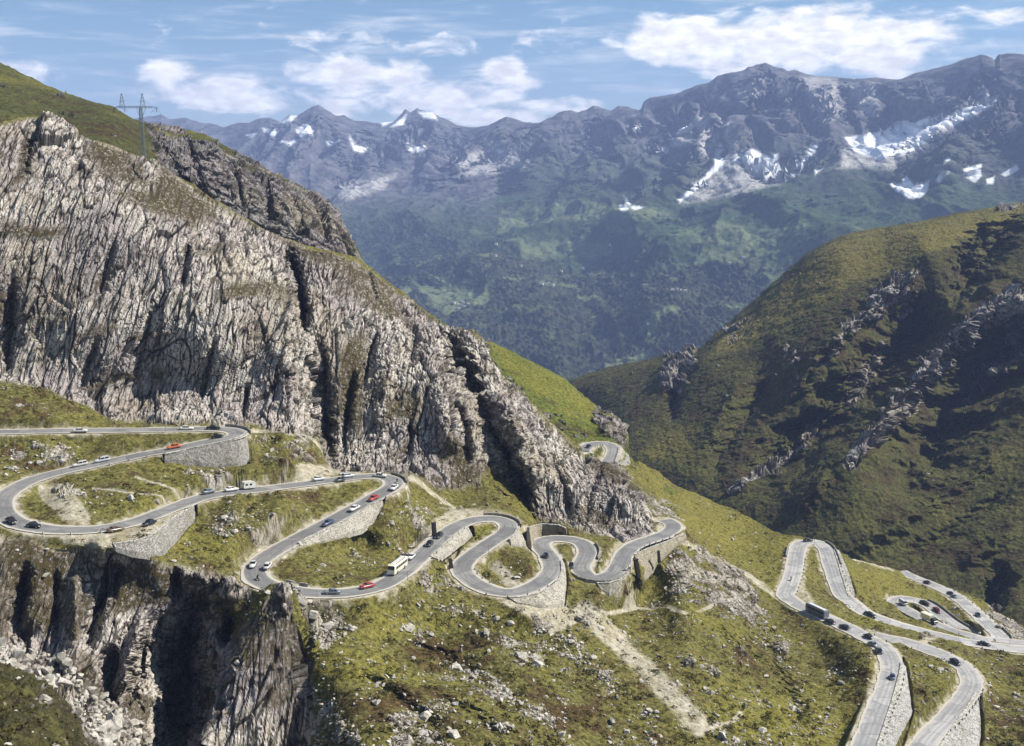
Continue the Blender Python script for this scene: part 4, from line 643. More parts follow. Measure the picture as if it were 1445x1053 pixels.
f1 = fbm(q / 420, 6, 420, .55).reshape(sh); f3 = fbm(q / 60, 4, 430, .6).reshape(sh)
topfade = np.ones(sh)
N = normals(P); N *= np.where((N * P).sum(-1, keepdims=True) > 0, -1, 1)
topf = .16 + .84 * sst(0, 34, E.py - E.py[-1:])
am = (hi * (rd - .45) * 150 * topf + (1 - hi) * (f1 * 80 + 95 * (ridged((q + wr) / np.float32([520, 1300, 900]), 4, 415, .42).reshape(sh) - .4)) + hi * f3 * 11 * (.35 + .65 * topf)) + (1 - hi) * f3 * 12 + hi * topf * 85 * (ridged((q + wr * 1.2) / np.float32([260, 1700, 1700]), 4, 413, .38).reshape(sh) - .4)
X = E.px + 10 * f1 + 5 * f3; Y = E.py + 8 * fbm(q / 300 + 9, 5, 440).reshape(sh) + 4 * f3
def AE(poly, soft=3): return sst(-soft, soft, poly_sd(X, Y, poly))
# forest on the lower slopes : crowns as fine relief
forest = sst(.0, .25, sst(335, 400, Y + 26 * f1) * 1. + .55 * fbm(q / 160, 5, 450).reshape(sh) - .25)
forest = np.maximum(forest, .8 * AE([(560, 300), (700, 330), (760, 350), (640, 400), (540, 380), (480, 340)], 20) * sst(-.2, .2, f1 + .2))
MEAD = [[(590, 410), (640, 402), (690, 420), (690, 445), (640, 450), (600, 425)], [(830, 525), (870, 490), (905, 470), (920, 485), (890, 515), (850, 530)], [(925, 440), (960, 432), (955, 445), (925, 447)], [(735, 350), (800, 340), (860, 345), (840, 362), (790, 358), (740, 362)], [(700, 300), (850, 290), (950, 300), (900, 325), (780, 320), (700, 325)], [(950, 330), (1080, 315), (1150, 330), (1100, 350), (1000, 345)], [(980, 350), (1050, 345), (1080, 360), (1000, 365)], [(900, 455), (935, 445), (915, 475)], [(760, 395), (790, 393), (785, 404), (762, 405)], [(1050, 370), (1110, 350), (1090, 380)]]
mead = np.zeros(sh)
for pl in MEAD: mead = np.maximum(mead, AE(pl, 6) * sst(-.25, .12, f3 + .5 * f1 + .12))
mead = np.maximum(mead, .85 * sst(.14, .30, fbm(q / np.float32([190, 190, 60]), 6, 470, .62).reshape(sh)) * sst(520, 400, Y) * sst(300, 340, Y))
forest *= 1 - mead
tree = fbm(q / np.float32([16, 16, 16]), 3, 480).reshape(sh)
am = am + forest * tree * 22
E.P = P + N * am[..., None]
QX, QY = project(E.P); Xs = QX + 3 * f3 + 2.5 * fbm(q / 22, 3, 447).reshape(sh); Ys = QY + 2 * fbm(q / 45 + 3, 4, 445).reshape(sh) + 2 * fbm(q / 22 + 9, 3, 448).reshape(sh); X = QX + 8 * f1 + 4 * f3; Y = QY + 6 * fbm(q / 300 + 9, 5, 440).reshape(sh) + 3 * f3      # where the finished relief stands
SNOW = [[(1192, 194), (1250, 184), (1325, 162), (1322, 188), (1290, 212), (1240, 226), (1206, 214)], [(1030, 222), (1062, 210), (1100, 228), (1092, 250), (1062, 246)], [(1196, 194), (1212, 192), (1240, 190), (1252, 182), (1262, 172), (1280, 170), (1290, 178), (1306, 168), (1322, 172), (1318, 185), (1295, 200), (1280, 198), (1265, 212), (1232, 222), (1228, 212), (1215, 206)], [(1318, 172), (1350, 158), (1385, 143), (1410, 134), (1402, 148), (1375, 163), (1345, 178), (1322, 182)], [(1256, 258), (1272, 260), (1278, 247), (1290, 262), (1312, 256), (1308, 270), (1298, 280), (1282, 280), (1262, 268)], [(1360, 238), (1372, 234), (1386, 231), (1384, 252), (1376, 258), (1364, 250)], [(1412, 246), (1435, 233), (1438, 240), (1420, 250)], [(1392, 253), (1405, 248), (1402, 260), (1393, 259)], [(1015, 200), (1022, 210), (1016, 220), (1025, 226), (1018, 236), (1000, 252), (975, 275), (960, 286), (955, 282), (985, 258), (1008, 234), (1010, 215)], [(1025, 226), (1040, 224), (1055, 212), (1050, 222), (1038, 230)], [(1065, 215), (1080, 224), (1098, 232), (1094, 244), (1086, 240), (1075, 228)], [(1142, 204), (1156, 205), (1150, 216), (1128, 236), (1108, 244), (1140, 218)], [(1320, 250), (1340, 243), (1325, 256)], [(1335, 219), (1343, 222), (1338, 230), (1330, 224)], [(874, 290), (884, 288), (888, 296), (876, 298)], [(880, 276), (886, 282), (892, 290), (912, 292), (895, 297), (884, 288)], [(950, 184), (975, 172), (985, 165), (972, 180), (955, 190)], [(927, 210), (940, 208), (945, 214), (930, 218)], [(885, 178), (905, 176), (902, 181)], [(1060, 240), (1085, 240), (1130, 246), (1100, 258), (1080, 250)], [(1150, 240), (1162, 238), (1150, 248)],
        [(416, 184), (424, 178), (432, 175), (443, 179), (440, 190), (432, 188), (425, 194)], [(395, 172), (412, 162), (420, 163), (405, 178)], [(370, 180), (395, 185), (390, 192), (372, 188)], [(345, 190), (362, 188), (355, 196)], [(494, 190), (500, 205), (520, 208), (512, 216), (500, 214), (494, 200)], [(560, 172), (575, 160), (570, 176), (550, 180)], [(590, 158), (612, 158), (618, 170), (600, 168)], [(535, 172), (555, 160), (555, 172), (540, 178)], [(575, 210), (600, 205), (600, 212), (582, 216)], [(565, 196), (580, 198), (575, 204)], [(700, 212), (712, 210), (706, 218)], [(460, 200), (480, 198), (475, 206), (462, 206)], [(1085, 215), (1100, 218), (1096, 226)], [(395, 200), (420, 198), (410, 206)]]
snow = np.zeros(sh)
for pl in SNOW: snow = np.maximum(snow, sst(-1.6, 2.2, poly_sd(Xs, Ys, pl)))
snow *= sst(-.85, -.65, .6 * f3 + .7 * fbm(q / 28, 3, 446).reshape(sh))
SCR = [[(1030, 215), (1060, 235), (1095, 240), (1100, 260), (1040, 275), (960, 288), (1000, 255)], [(985, 165), (1010, 160), (975, 200), (940, 215), (950, 195)], [(1200, 195), (1290, 185), (1400, 140), (1360, 170), (1290, 215), (1260, 240), (1180, 235)], [(1150, 205), (1120, 240), (1060, 262), (1090, 250)], [(690, 225), (720, 210), (750, 232), (690, 245), (640, 250)], [(480, 260), (560, 245), (540, 270), (480, 285)], [(1130, 110), (1180, 110), (1190, 160), (1160, 180)], [(640, 225), (720, 195), (700, 215), (650, 240)], [(1190, 118), (1240, 118), (1240, 165), (1215, 160)], [(1040, 130), (1080, 105), (1070, 140), (1045, 145)], [(1015, 160), (1030, 165), (1045, 225), (1030, 215)], [(990, 165), (1010, 190), (1012, 230), (985, 215)]]
scr = np.zeros(sh)
for pl in SCR: scr = np.maximum(scr, AE(pl, 5) * sst(-.35, .05, f3 + .3 * rd))
grs = sst(160, 315, Y + 45 * f1 + 40 * (rd - .4) + 14 * f3) * sst(.3, .0, np.abs(N[..., 2] * 0)) * np.where(E.px < 700, sst(250, 330, Y), 1)
m = NT('range_ground', 1., 0.); p = m.pos(); n1 = m.noise(p, .012, 6, .65); n2 = m.noise(p, .05, 4, .7); n3 = m.noise(p, .0035, 5, .6)
c = m.mix(m.ramp(n1, .3, .7), (.032, .036, .044), (.155, .150, .150))
g = m.mix(m.ramp(n2, .3, .7), (.020, .040, .018), (.062, .098, .044)); g = m.mix(m.math('MULTIPLY', m.ramp(n3, .45, .6), .6), g, (.032, .034, .02))
c = m.mix(m.math('MULTIPLY', m.attr('grass'), m.ramp(m.math('ADD', n1, m.math('MULTIPLY', m.attr('grass'), .35)), .35, .65)), c, g)
c = m.mix(m.math('MULTIPLY', m.attr('scree'), m.ramp(n2, .2, .6)), c, (.40, .385, .36))
c = m.mix(m.attr('forest'), c, m.mix(m.ramp(m.noise(p, .03, 4, .75), .38, .62), (.008, .013, .009), (.058, .066, .040)))
c = m.mix(m.attr('meadow'), c, m.mix(m.ramp(n2, .3, .7), (.07, .10, .045), (.17, .19, .095)))
c = m.mix(m.math('MULTIPLY', m.attr('snow'), m.ramp(n2, .18, .42, .72, 1.)), c, (.76, .78, .80))
m.out(c, m.bump(n2, 6., .6)); 
E.build('mountain_range', m.m, dict(forest=forest, meadow=mead, snow=snow, scree=scr, grass=grs), 'blue hazy mountain range with snow patches above a forested valley side')
# ------------------------------------------------------------------ F: the grass knoll right under the viewer, lower left corner
TOP_F = [(-200, 880), (-60, 915), (0, 937), (25, 942), (50, 952), (70, 968), (90, 990), (110, 1012), (125, 1032), (140, 1048), (160, 1070), (220, 1120)]
Fk = Sheet(-190, 215, 300, TOP_F, lambda xs, yt: np.full(len(xs), 1250.), 170, [(-200, 880, 150), (0, 937, 142), (0, 1000, 118), (0, 1053, 102), (60, 960, 146), (60, 1053, 108), (125, 1032, 142), (140, 1048, 140), (110, 1100, 118), (220, 1120, 130), (0, 1250, 70), (200, 1250, 90), (-190, 1250, 60)], 1e-3, crest=(16, .05), fold_y=.03, fold_z=.03)
dress(Fk, [([(100, 1000), (160, 1070), (120, 1053)], .5), ([(45, 985), (75, 985), (75, 1000), (45, 998)], .6)], 'grass_knoll', ground_material('knoll_ground', .7, ((.2, .19, .17), (.4, .38, .34)), ((.020, .020, .010), (.066, .062, .026)), (.045, .036, .018)), ((5, 1.5, 1.1), (2, 1.5, .5)), 1.5, seed=500, label='dark grass knoll in the lower left corner', outthr=.33)
# ------------------------------------------------------------------ loose stones and low shrubs in the grass
def rock_shape(seed, n=14):
    r = np.random.default_rng(seed); bm = bmesh.new(); pts = r.normal(size=(n, 3)); pts /= np.linalg.norm(pts, axis=1, keepdims=True); pts *= r.uniform(.75, 1.15, (n, 1))
    for p_ in pts: bm.verts.new(p_)
    bmesh.ops.convex_hull(bm, input=bm.verts); bmesh.ops.delete(bm, geom=[v for v in bm.verts if not v.link_faces], context='VERTS'); bmesh.ops.triangulate(bm, faces=bm.faces)
    bm.verts.index_update(); V = np.array([v.co[:] for v in bm.verts]); Fc = np.array([[v.index for v in f.verts] for f in bm.faces]); bm.free(); return V, Fc
def tuft_shape(seed, n=16):
    """a low leafy clump: small leaf-sized triangles spread over a dome"""
    r = np.random.default_rng(seed); V, Fc = [], []
    for k in range(n):
        th = r.uniform(0, 2 * PI); rr = math.sqrt(r.uniform(0, 1)); z = (1 - rr * rr) * .7 + r.uniform(-.1, .1); c = np.array([rr * math.cos(th), rr * math.sin(th), z])
        a, b_ = r.normal(size=3), r.normal(size=3); a /= np.linalg.norm(a); b_ /= np.linalg.norm(b_)
        Fc.append([len(V), len(V) + 1, len(V) + 2]); V += [c + a * .38, c + b_ * .38, c - (a + b_) * .22]
    return np.array(V), np.array(Fc)
def scatter(name, shapes, pos, size, mat, label, flat_=(1., 1., .65), sink=.25, tilt=.5):
    VV, FF, off = [], [], 0; r = np.random.default_rng(3)
    for p_, s_ in zip(pos, size):
        V, Fc = shapes[r.integers(len(shapes))]; a = r.uniform(0, 2 * PI); ca, sa = math.cos(a), math.sin(a)
        v = V * (np.array(flat_) * r.uniform(.7, 1.3, 3)) * s_; tx, ty = r.normal(0, tilt * .5, 2)
        v = v @ np.array([[1, 0, tx], [0, 1, ty], [-tx, -ty, 1]]); v = v @ np.array([[ca, sa, 0], [-sa, ca, 0], [0, 0, 1]])
        VV.append(v + p_ + [0, 0, s_ * sink]); FF.append(Fc + off); off += len(V)
    o = quick_mesh(name, np.vstack(VV), np.vstack(FF), mat, False, None, 3); return tag(o, label, None, None, 'stuff')
PA = A.P; area_w = np.ones(A.px.shape) * (A.P[..., 1] / 300) ** .5
clear = sst(1.2, 2.5, A.rd) * (A.py > 520) * (A.px > -40) * (A.px < 1500)
wallmask = np.ones(A.px.shape)
for W, (t, f, T, Bt) in zip(WALLS, WP): wallmask *= poly_sd(A.px, A.py, np.vstack([t, f[::-1]])) < -4
clear = clear * wallmask
stw = clear * (1 - rock * .93) * (.07 + 1.5 * sst(.0, .5, out + .5 * sp) * (out > .05) + 1.2 * sst(.05, .45, sp + .35 * w1) + .1 * grav) * (1 - .9 * grav)
STO = [(870, 900, 70, 60), (560, 880, 40, 40)]
def pick(wt, n, seed):
    r = np.random.default_rng(seed); c = np.cumsum((wt / (A.P[..., 1] / 300)).ravel()); i = np.searchsorted(c, r.uniform(0, c[-1], n)); return i
shapes = [rock_shape(k, 12 + k % 5) for k in range(14)]
i = pick(stw, 10000, 1); sz = np.clip(np.random.default_rng(2).lognormal(-1.3, .5, len(i)), .1, 1.2)
def stone_mat(name, a, b, d):
    m = NT(name, .95, .1); p = m.pos(); n1 = m.noise(p, .8, 5, .7); n2 = m.noise(p, .13, 4, .6); c = m.mix(m.ramp(n1, .3, .7), a, b); c = m.mix(m.math('MULTIPLY', m.ramp(n2, .5, .62), .6), c, d); return m.out(c, m.bump(n1, .2, .6))
M_stone = stone_mat('pale_loose_stone', (.22, .205, .18), (.50, .47, .41), (.17, .15, .125))
scatter('scattered_stones', shapes, PA.reshape(-1, 3)[i], sz, M_stone, 'pale stones scattered over the grassy slopes')
tufts = [tuft_shape(k) for k in range(10)]
i = pick(clear * (1 - rock * .85) * (1 - grav) * (.12 + sst(-.1, .4, -sp + .5 * w2)), 11000, 5); sz = np.clip(np.random.default_rng(6).lognormal(-.75, .5, len(i)), .2, 1.6)
m = NT('dark_shrub_leaf', .9, .1); p = m.pos(); nn = m.noise(p, .5, 4, .7); M_shrub = m.out(m.mix(m.ramp(nn, .35, .65), (.020, .022, .008), (.085, .072, .022)))
scatter('alpine_shrubs', tufts, PA.reshape(-1, 3)[i], sz, M_shrub, 'low dark shrubs and tufts dotting the grassy slopes', (1., 1., .7), 0, .3)

# broken blocks of the talus above the knoll, and rough growth on the knoll itself
tal = sst(-6, 6, poly_sd(A.px, A.py, [(-40, 905), (60, 912), (120, 950), (180, 1000), (240, 1060), (150, 1070), (70, 985), (0, 950), (-40, 940)]))
i = pick(tal, 650, 21); sz = np.clip(np.random.default_rng(22).lognormal(-.55, .55, len(i)), .2, 2.0)
scatter('talus_blocks', shapes, PA.reshape(-1, 3)[i], sz, M_stone, 'grey broken blocks lying below the lower left crag', (1., 1., .75), .1, .8)
fx = (Fk.px > -30) * (Fk.px < 180) * 1.; c_ = np.cumsum((fx / Fk.P[..., 1].clip(30)).ravel()); r_ = np.random.default_rng(31)
i = np.searchsorted(c_, r_.uniform(0, c_[-1], 1500)); scatter('knoll_tufts', tufts, Fk.P.reshape(-1, 3)[i], np.clip(r_.lognormal(-1.2, .5, len(i)), .1, .8), M_shrub, 'dark grass tufts on the lower left knoll', (1., 1., .8), 0, .3)
i = np.searchsorted(c_, r_.uniform(0, c_[-1], 160)); scatter('knoll_stones', shapes, Fk.P.reshape(-1, 3)[i], np.clip(r_.lognormal(-1.7, .6, len(i)), .05, .7), M_stone, 'small stones in the grass of the lower left knoll', (1., 1., .7), .1, .5)
# ------------------------------------------------------------------ vehicles
def paint(name, col, rough=.25):
    m = NT(name, rough, .5); m.b.inputs['Coat Weight'].default_value = .4; n = m.noise(m.obj(), 2.5, 4, .6); return m.out(m.mix(n, tuple(x * .86 for x in col), tuple(min(1, x * 1.06) for x in col)))
PAINT = {k: paint(k + '_paint', c) for k, c in dict(white=(.58, .57, .54), cream=(.72, .67, .52), silver=(.48, .50, .52), grey=(.26, .28, .29), black=(.012, .012, .014), blue=(.05, .07, .13), slate=(.14, .17, .20), red=(.34, .04, .032), orange=(.55, .14, .05), brown=(.13, .085, .05), green=(.02, .035, .025), maroon=(.13, .02, .02), yellow=(.6, .45, .12)).items()}
M_glass = simple('dark_window_glass', (.015, .018, .022), .08, 0, .7); M_tyre = simple('black_rubber', (.018, .018, .018), .85); M_chrome = simple('dull_chrome', (.62, .62, .62), .25, 1.); M_lamp = simple('lamp_glass', (.75, .73, .65), .15); M_tail = simple('red_lamp_glass', (.35, .02, .02), .2); M_iron = simple('galvanised_iron', (.21, .24, .245), .6, .35); M_shade_stone = simple('shaded_dark_stone', (.045, .042, .04), .9, 0, .1)
def loft(rings, caps=True):
    n = len(rings[0]); V = [v for r in rings for v in r]; Fc = []
    for k in range(len(rings) - 1):
        for j in range(n): Fc.append((k * n + j, k * n + (j + 1) % n, (k + 1) * n + (j + 1) % n, (k + 1) * n + j))
    if caps: Fc += [tuple(range(n))[::-1], tuple(range((len(rings) - 1) * n, len(rings) * n))]
    return V, Fc
def sect(x, zb, zt, w, r=.3, tuck=.88):
    """rounded body section across the car at x"""
    h = zt - zb; return [(x, -w * tuck, zb), (x, w * tuck, zb), (x, w, zb + h * .35), (x, w, zt - h * r), (x, w * .82, zt), (x, -w * .82, zt), (x, -w, zt - h * r), (x, -w, zb + h * .35)]
def part(name, vf, mat, parent, smooth=False):
    o = mesh_from(name, vf[0], vf[1], mat, smooth, parent); return o
def boxvf(c, s):
    x, y, z = c; a, b, d = s[0] / 2, s[1] / 2, s[2] / 2
    V = [(x + i * a, y + j * b, z + k * d) for k in (-1, 1) for (i, j) in ((-1, -1), (1, -1), (1, 1), (-1, 1))]
    return V, [(3, 2, 1, 0), (4, 5, 6, 7), (0, 1, 5, 4), (1, 2, 6, 5), (2, 3, 7, 6), (3, 0, 4, 7)]
def diskvf(c, r, w, n=14):
    x, y, z = c; R = [[(x + q * math.cos(2 * PI * k / n), y + s, z + q * math.sin(2 * PI * k / n)) for k in range(n)] for q, s in ((r * .9, -w / 2), (r, -w / 3), (r, w / 3), (r * .9, w / 2))]
    return loft(R)
def wheels(root, xs, track, r, w=.17):
    for x in xs:
        for s in (-1, 1):
            t = part('wheel', diskvf((x, s * track, r), r, w), M_tyre, root); part('hub_cap', diskvf((x, s * (track + w / 2 - .01), r), r * .52, .05, 10), M_chrome, t)
def car_proto(kind, colour):
    root = empty('car'); pm = PAINT[colour]
    if kind == 'saloon': L, wd = 4.35, .8; body = [(-2.17, .42, .72, .66), (-2.1, .3, .86, .74), (-1.6, .22, .92, .79), (-.8, .2, .93, .8), (.7, .2, .93, .8), (1.5, .22, .9, .78), (2.05, .3, .82, .74), (2.17, .42, .68, .66)]; gh = [(-1.32, .9), (-.95, 1.38), (.30, 1.40), (.82, .92)]
    elif kind == 'beetle': L, wd = 4.05, .76; body = [(-2.02, .4, .5, .4), (-1.9, .3, .66, .58), (-1.4, .24, .86, .72), (-.7, .2, .92, .76), (.7, .2, .92, .76), (1.3, .24, .86, .7), (1.8, .3, .7, .58), (2.0, .4, .52, .4)]; gh = [(-1.45, .86), (-.8, 1.36), (.1, 1.48), (.62, .92)]
    elif kind == 'estate': L, wd = 4.4, .8; body = [(-2.2, .36, .9, .72), (-2.1, .26, .92, .78), (-1.0, .2, .93, .8), (.7, .2, .93, .8), (1.5, .22, .9, .78), (2.05, .3, .82, .74), (2.17, .42, .68, .66)]; gh = [(-2.1, .9), (-1.9, 1.40), (.30, 1.43), (.82, .92)]
    else: L, wd = 4.3, .86; body = [(-2.14, .35, 1.1, .78), (-2.05, .25, 1.15, .85), (0, .22, 1.15, .86), (1.8, .22, 1.12, .85), (2.1, .3, 1.05, .8), (2.15, .4, .9, .74)]; gh = [(-2.1, 1.1), (-1.95, 1.86), (1.55, 1.90), (2.02, 1.1)]
    part('body', loft([sect(*b) for b in body]), pm, root, True)
    (xa, za), (xb, zb), (xc, zc), (xd, zd) = gh; wb, wt = wd * .93, wd * .76
    V = [(xa, -wb, za), (xd, -wb, zd), (xd, wb, zd), (xa, wb, za), (xb, -wt, zb - .03), (xc, -wt, zc - .03), (xc, wt, zc - .03), (xb, wt, zb - .03)]
    part('windows', (V, [(0, 1, 5, 4), (1, 2, 6, 5), (2, 3, 7, 6), (3, 0, 4, 7), (4, 5, 6, 7)]), M_glass, root)
    k = .07; RV = [(xb - k, -wt - .02, zb - .05), (xc + k, -wt - .02, zc - .05), (xc + k, wt + .02, zc - .05), (xb - k, wt + .02, zb - .05), (xb + .08, -wt * .86, zb + .02), (xc - .08, -wt * .86, zc + .02), (xc - .08, wt * .86, zc + .02), (xb + .08, wt * .86, zb + .02)]
    rf = part('roof', (RV, [(3, 2, 1, 0), (0, 1, 5, 4), (1, 2, 6, 5), (2, 3, 7, 6), (3, 0, 4, 7), (4, 5, 6, 7)]), pm, root)
    for s in (-1, 1):                                   # pillars between the panes
        for x, x2 in (((xa + xd) / 2, (xb + xc) / 2), (xa + .12, xb + .05), (xd - .12, xc - .05)):
            w2 = .05; part('pillar', ([(x - w2, s * (wb + .012), za), (x + w2, s * (wb + .012), za), (x2 + w2, s * (wt + .012), zb - .03), (x2 - w2, s * (wt + .012), zb - .03), (x - w2, s * (wb - .03), za), (x + w2, s * (wb - .03), za), (x2 + w2, s * (wt - .03), zb - .03), (x2 - w2, s * (wt - .03), zb - .03)], [(0, 1, 2, 3), (7, 6, 5, 4), (0, 4, 5, 1), (3, 2, 6, 7), (0, 3, 7, 4), (1, 5, 6, 2)]), pm, root)
    r = .32; wheels(root, (-L * .29, L * .31), wd - .12, r)
    for s, q in ((-1, body[0]), (1, body[-1])): part('bumper', loft([[(q[0] + s * .02, y, .40), (q[0] + s * .11, y * .98, .42), (q[0] + s * .11, y * .98, .52), (q[0] + s * .02, y, .54)] for y in (-q[3] * 1.1, 0, q[3] * 1.1)]), M_chrome, root)
    for s in (-1, 1):
        h = part('headlight', diskvf((0, 0, 0), .1, .06, 10), M_lamp, root); h.rotation_euler = (0, 0, PI / 2); h.location = (body[-1][0] + .01 if kind != 'beetle' else 1.84, s * wd * .68, .66)
        part('tail_light', boxvf((body[0][0] - .01 if kind != 'beetle' else -1.9, s * wd * .7, .66), (.05, .13, .12)), M_tail, root)
    return root
_protos = {}
def vehicle(key, maker):
    if key not in _protos: _protos[key] = maker(); return _protos[key]
    return copy_tree(_protos[key])
def coach_proto(colour, roofcol, L=9.6):
    root = empty('coach'); pm = PAINT[colour]; w = 1.2; h = L / 2
    part('body', loft([sect(-h, .55, 2.7, 1.05, .12), sect(-h + .15, .35, 2.9, 1.17, .12), sect(h - .5, .35, 2.92, 1.2, .12), sect(h - .12, .4, 2.78, 1.12, .12), sect(h, .55, 1.7, 1.05, .2)]), pm, root)
    for s in (-1, 1):
        sw = part('side_window', boxvf((-.1, s * 1.185, 1.95), (L - 1.4, .06, .78)), M_glass, root)
        for k in range(6): part('window_post', boxvf((-h + 1.5 + k * (L - 2.6) / 5, s * 1.2, 1.95), (.1, .07, .8)), pm, sw)
        part('roof_window', boxvf((-.2, s * .86, 2.915), (L - 2.6, .26, .05)), M_glass, root)
        part('headlight', boxvf((h + .01, s * .8, .85), (.08, .24, .2)), M_lamp, root)
    part('roof_panel', boxvf((-.2, 0, 2.95), (L - 1.4, 1.3, .08)), PAINT[roofcol], root)
    V = [(h - .02, -1.0, 1.62), (h - .02, 1.0, 1.62), (h - .14, .98, 2.62), (h - .14, -.98, 2.62), (h + .05, -1.0, 1.62), (h + .05, 1.0, 1.62), (h - .07, .98, 2.62), (h - .07, -.98, 2.62)]
    part('windscreen', (V, [(3, 2, 1, 0), (4, 5, 6, 7), (0, 1, 5, 4), (1, 2, 6, 5), (2, 3, 7, 6), (3, 0, 4, 7)]), M_glass, root)
    for s in (-1, 1): part('bumper', boxvf((s * (h + .06), 0, .55), (.14, 2.2, .2)), M_chrome, root)
    wheels(root, (-h + 2.2, h - 2.2), 1.03, .48, .26); return root
def lorry_proto():
    root = empty('lorry'); part('cargo_box', loft([[(x, -1.15, .95), (x, 1.15, .95), (x, 1.17, 1.6), (x, 1.15, 2.95), (x, .9, 3.08), (x, -.9, 3.08), (x, -1.15, 2.95), (x, -1.17, 1.6)] for x in (-3.6, -3.55, 1.4, 1.45)]), PAINT['cream'], root)
    part('cab', loft([sect(1.6, .5, 2.3, 1.0, .2), sect(2.4, .5, 2.4, 1.05, .2), sect(3.0, .5, 2.3, 1.02, .2), sect(3.4, .55, 1.5, 1.0, .2), sect(3.6, .6, 1.3, .9, .3)]), PAINT['green'], root)
    part('windscreen', boxvf((3.22, 0, 1.9), (.1, 1.7, .6)), M_glass, root); part('chassis', boxvf((-.2, 0, .72), (6.6, .9, .3)), M_tyre, root); part('bumper', boxvf((3.68, 0, .6), (.12, 2, .2)), M_chrome, root)
    for s in (-1, 1): part('headlight', boxvf((3.6, s * .75, .95), (.1, .2, .2)), M_lamp, root)
    wheels(root, (-2.4, 2.6), .95, .46, .26); return root
def caravan_proto():
    root = empty('caravan'); prof = [(-1.9, .45), (-2.05, 1.2), (-1.75, 2.15), (-1.3, 2.35), (1.3, 2.35), (1.8, 2.1), (2.05, 1.2), (1.9, .45)]
    part('body', loft([[(x * k, y, z) for x, z in prof] for y, k in ((-1., .98), (-.96, 1), (.96, 1), (1., .98))]), PAINT['white'], root)
    for s in (-1, 1):
        for x in (-1.05, .35): part('window', boxvf((x, s * 1.0, 1.55), (.75, .05, .55)), M_glass, root)
    part('end_window', boxvf((1.97, 0, 1.6), (.12, 1.2, .5)), M_glass, root); part('drawbar', loft([[(x, -w_, .5), (x, w_, .5), (x, w_, .62), (x, -w_, .62)] for x, w_ in ((1.8, .6), (3.1, .05))]), M_iron, root)
    wheels(root, (-.1,), .92, .32); return root
# ---- people
def figure(name, joints, edges, rad, shirt, legs, skin, cut, label, hair=(.03, .02, .012)):
    me = bpy.data.meshes.new('skel'); me.from_pydata(joints, edges, []); me.update(); o = bpy.data.objects.new('skel', me); C.objects.link(o)
    md = o.modifiers.new('s', 'SKIN')
    for k, r in enumerate(rad): me.skin_vertices[0].data[k].radius = (r, r * .85)
    me.skin_vertices[0].data[0].use_root = True; o.modifiers.new('b', 'SUBSURF').levels = 1
    dg = bpy.context.evaluated_depsgraph_get(); m2 = bpy.data.meshes.new_from_object(o.evaluated_get(dg)); bpy.data.objects.remove(o)
    for x in (shirt, legs, skin): m2.materials.append(x)
    for p_ in m2.polygons:
        p_.use_smooth = True; p_.material_index = cut(p_.center)
    root = empty(name); b = bpy.data.objects.new('body', m2); C.objects.link(b); b.parent = root
    hd = max(joints, key=lambda j: j[2]); bm = bmesh.new(); bmesh.ops.create_uvsphere(bm, u_segments=10, v_segments=6, radius=.115); hm_ = bpy.data.meshes.new('hair'); bm.to_mesh(hm_); bm.free(); hm_.materials.append(simple('dark_hair', hair, .7)); ho_ = bpy.data.objects.new('hair', hm_); C.objects.link(ho_); ho_.parent = root; ho_.location = (hd[0] - .02, hd[1], hd[2] + .02)
    tag(root, label, 'person'); return root
skin_m = simple('skin', (.45, .27, .19), .6); white_cloth = simple('white_cotton', (.75, .74, .70), .9); dark_cloth = simple('dark_cloth', (.03, .03, .035), .9); leather = simple('black_leather', (.02, .018, .016), .5)
def standing(label, shirt, legs):
    J = [(0, 0, .95), (0, 0, 1.2), (0, 0, 1.42), (0, 0, 1.52), (.02, 0, 1.64), (.02, 0, 1.74), (0, .19, 1.38), (.04, .25, 1.12), (.10, .24, .88), (.13, .235, .79), (0, -.19, 1.38), (.04, -.25, 1.12), (.12, -.23, .9), (.15, -.225, .81), (0, .1, .9), (.03, .11, .5), (0, .12, .09), (.14, .13, .04), (0, -.1, .9), (-.02, -.11, .5), (-.06, -.12, .09), (.08, -.13, .04)]
    E_ = [(0, 1), (1, 2), (2, 3), (3, 4), (4, 5), (2, 6), (6, 7), (7, 8), (8, 9), (2, 10), (10, 11), (11, 12), (12, 13), (0, 14), (14, 15), (15, 16), (16, 17), (0, 18), (18, 19), (19, 20), (20, 21)]
    R_ = [.15, .15, .16, .055, .09, .08, .065, .05, .04, .03, .065, .05, .04, .03, .095, .065, .045, .04, .095, .065, .045, .04]
    return figure('person', J, E_, R_, shirt, legs, skin_m, lambda c: 2 if c[2] > 1.5 or (abs(c[1]) > .2 and c[2] < .95 and c[2] > .7) else (0 if c[2] > .93 else 1), label)
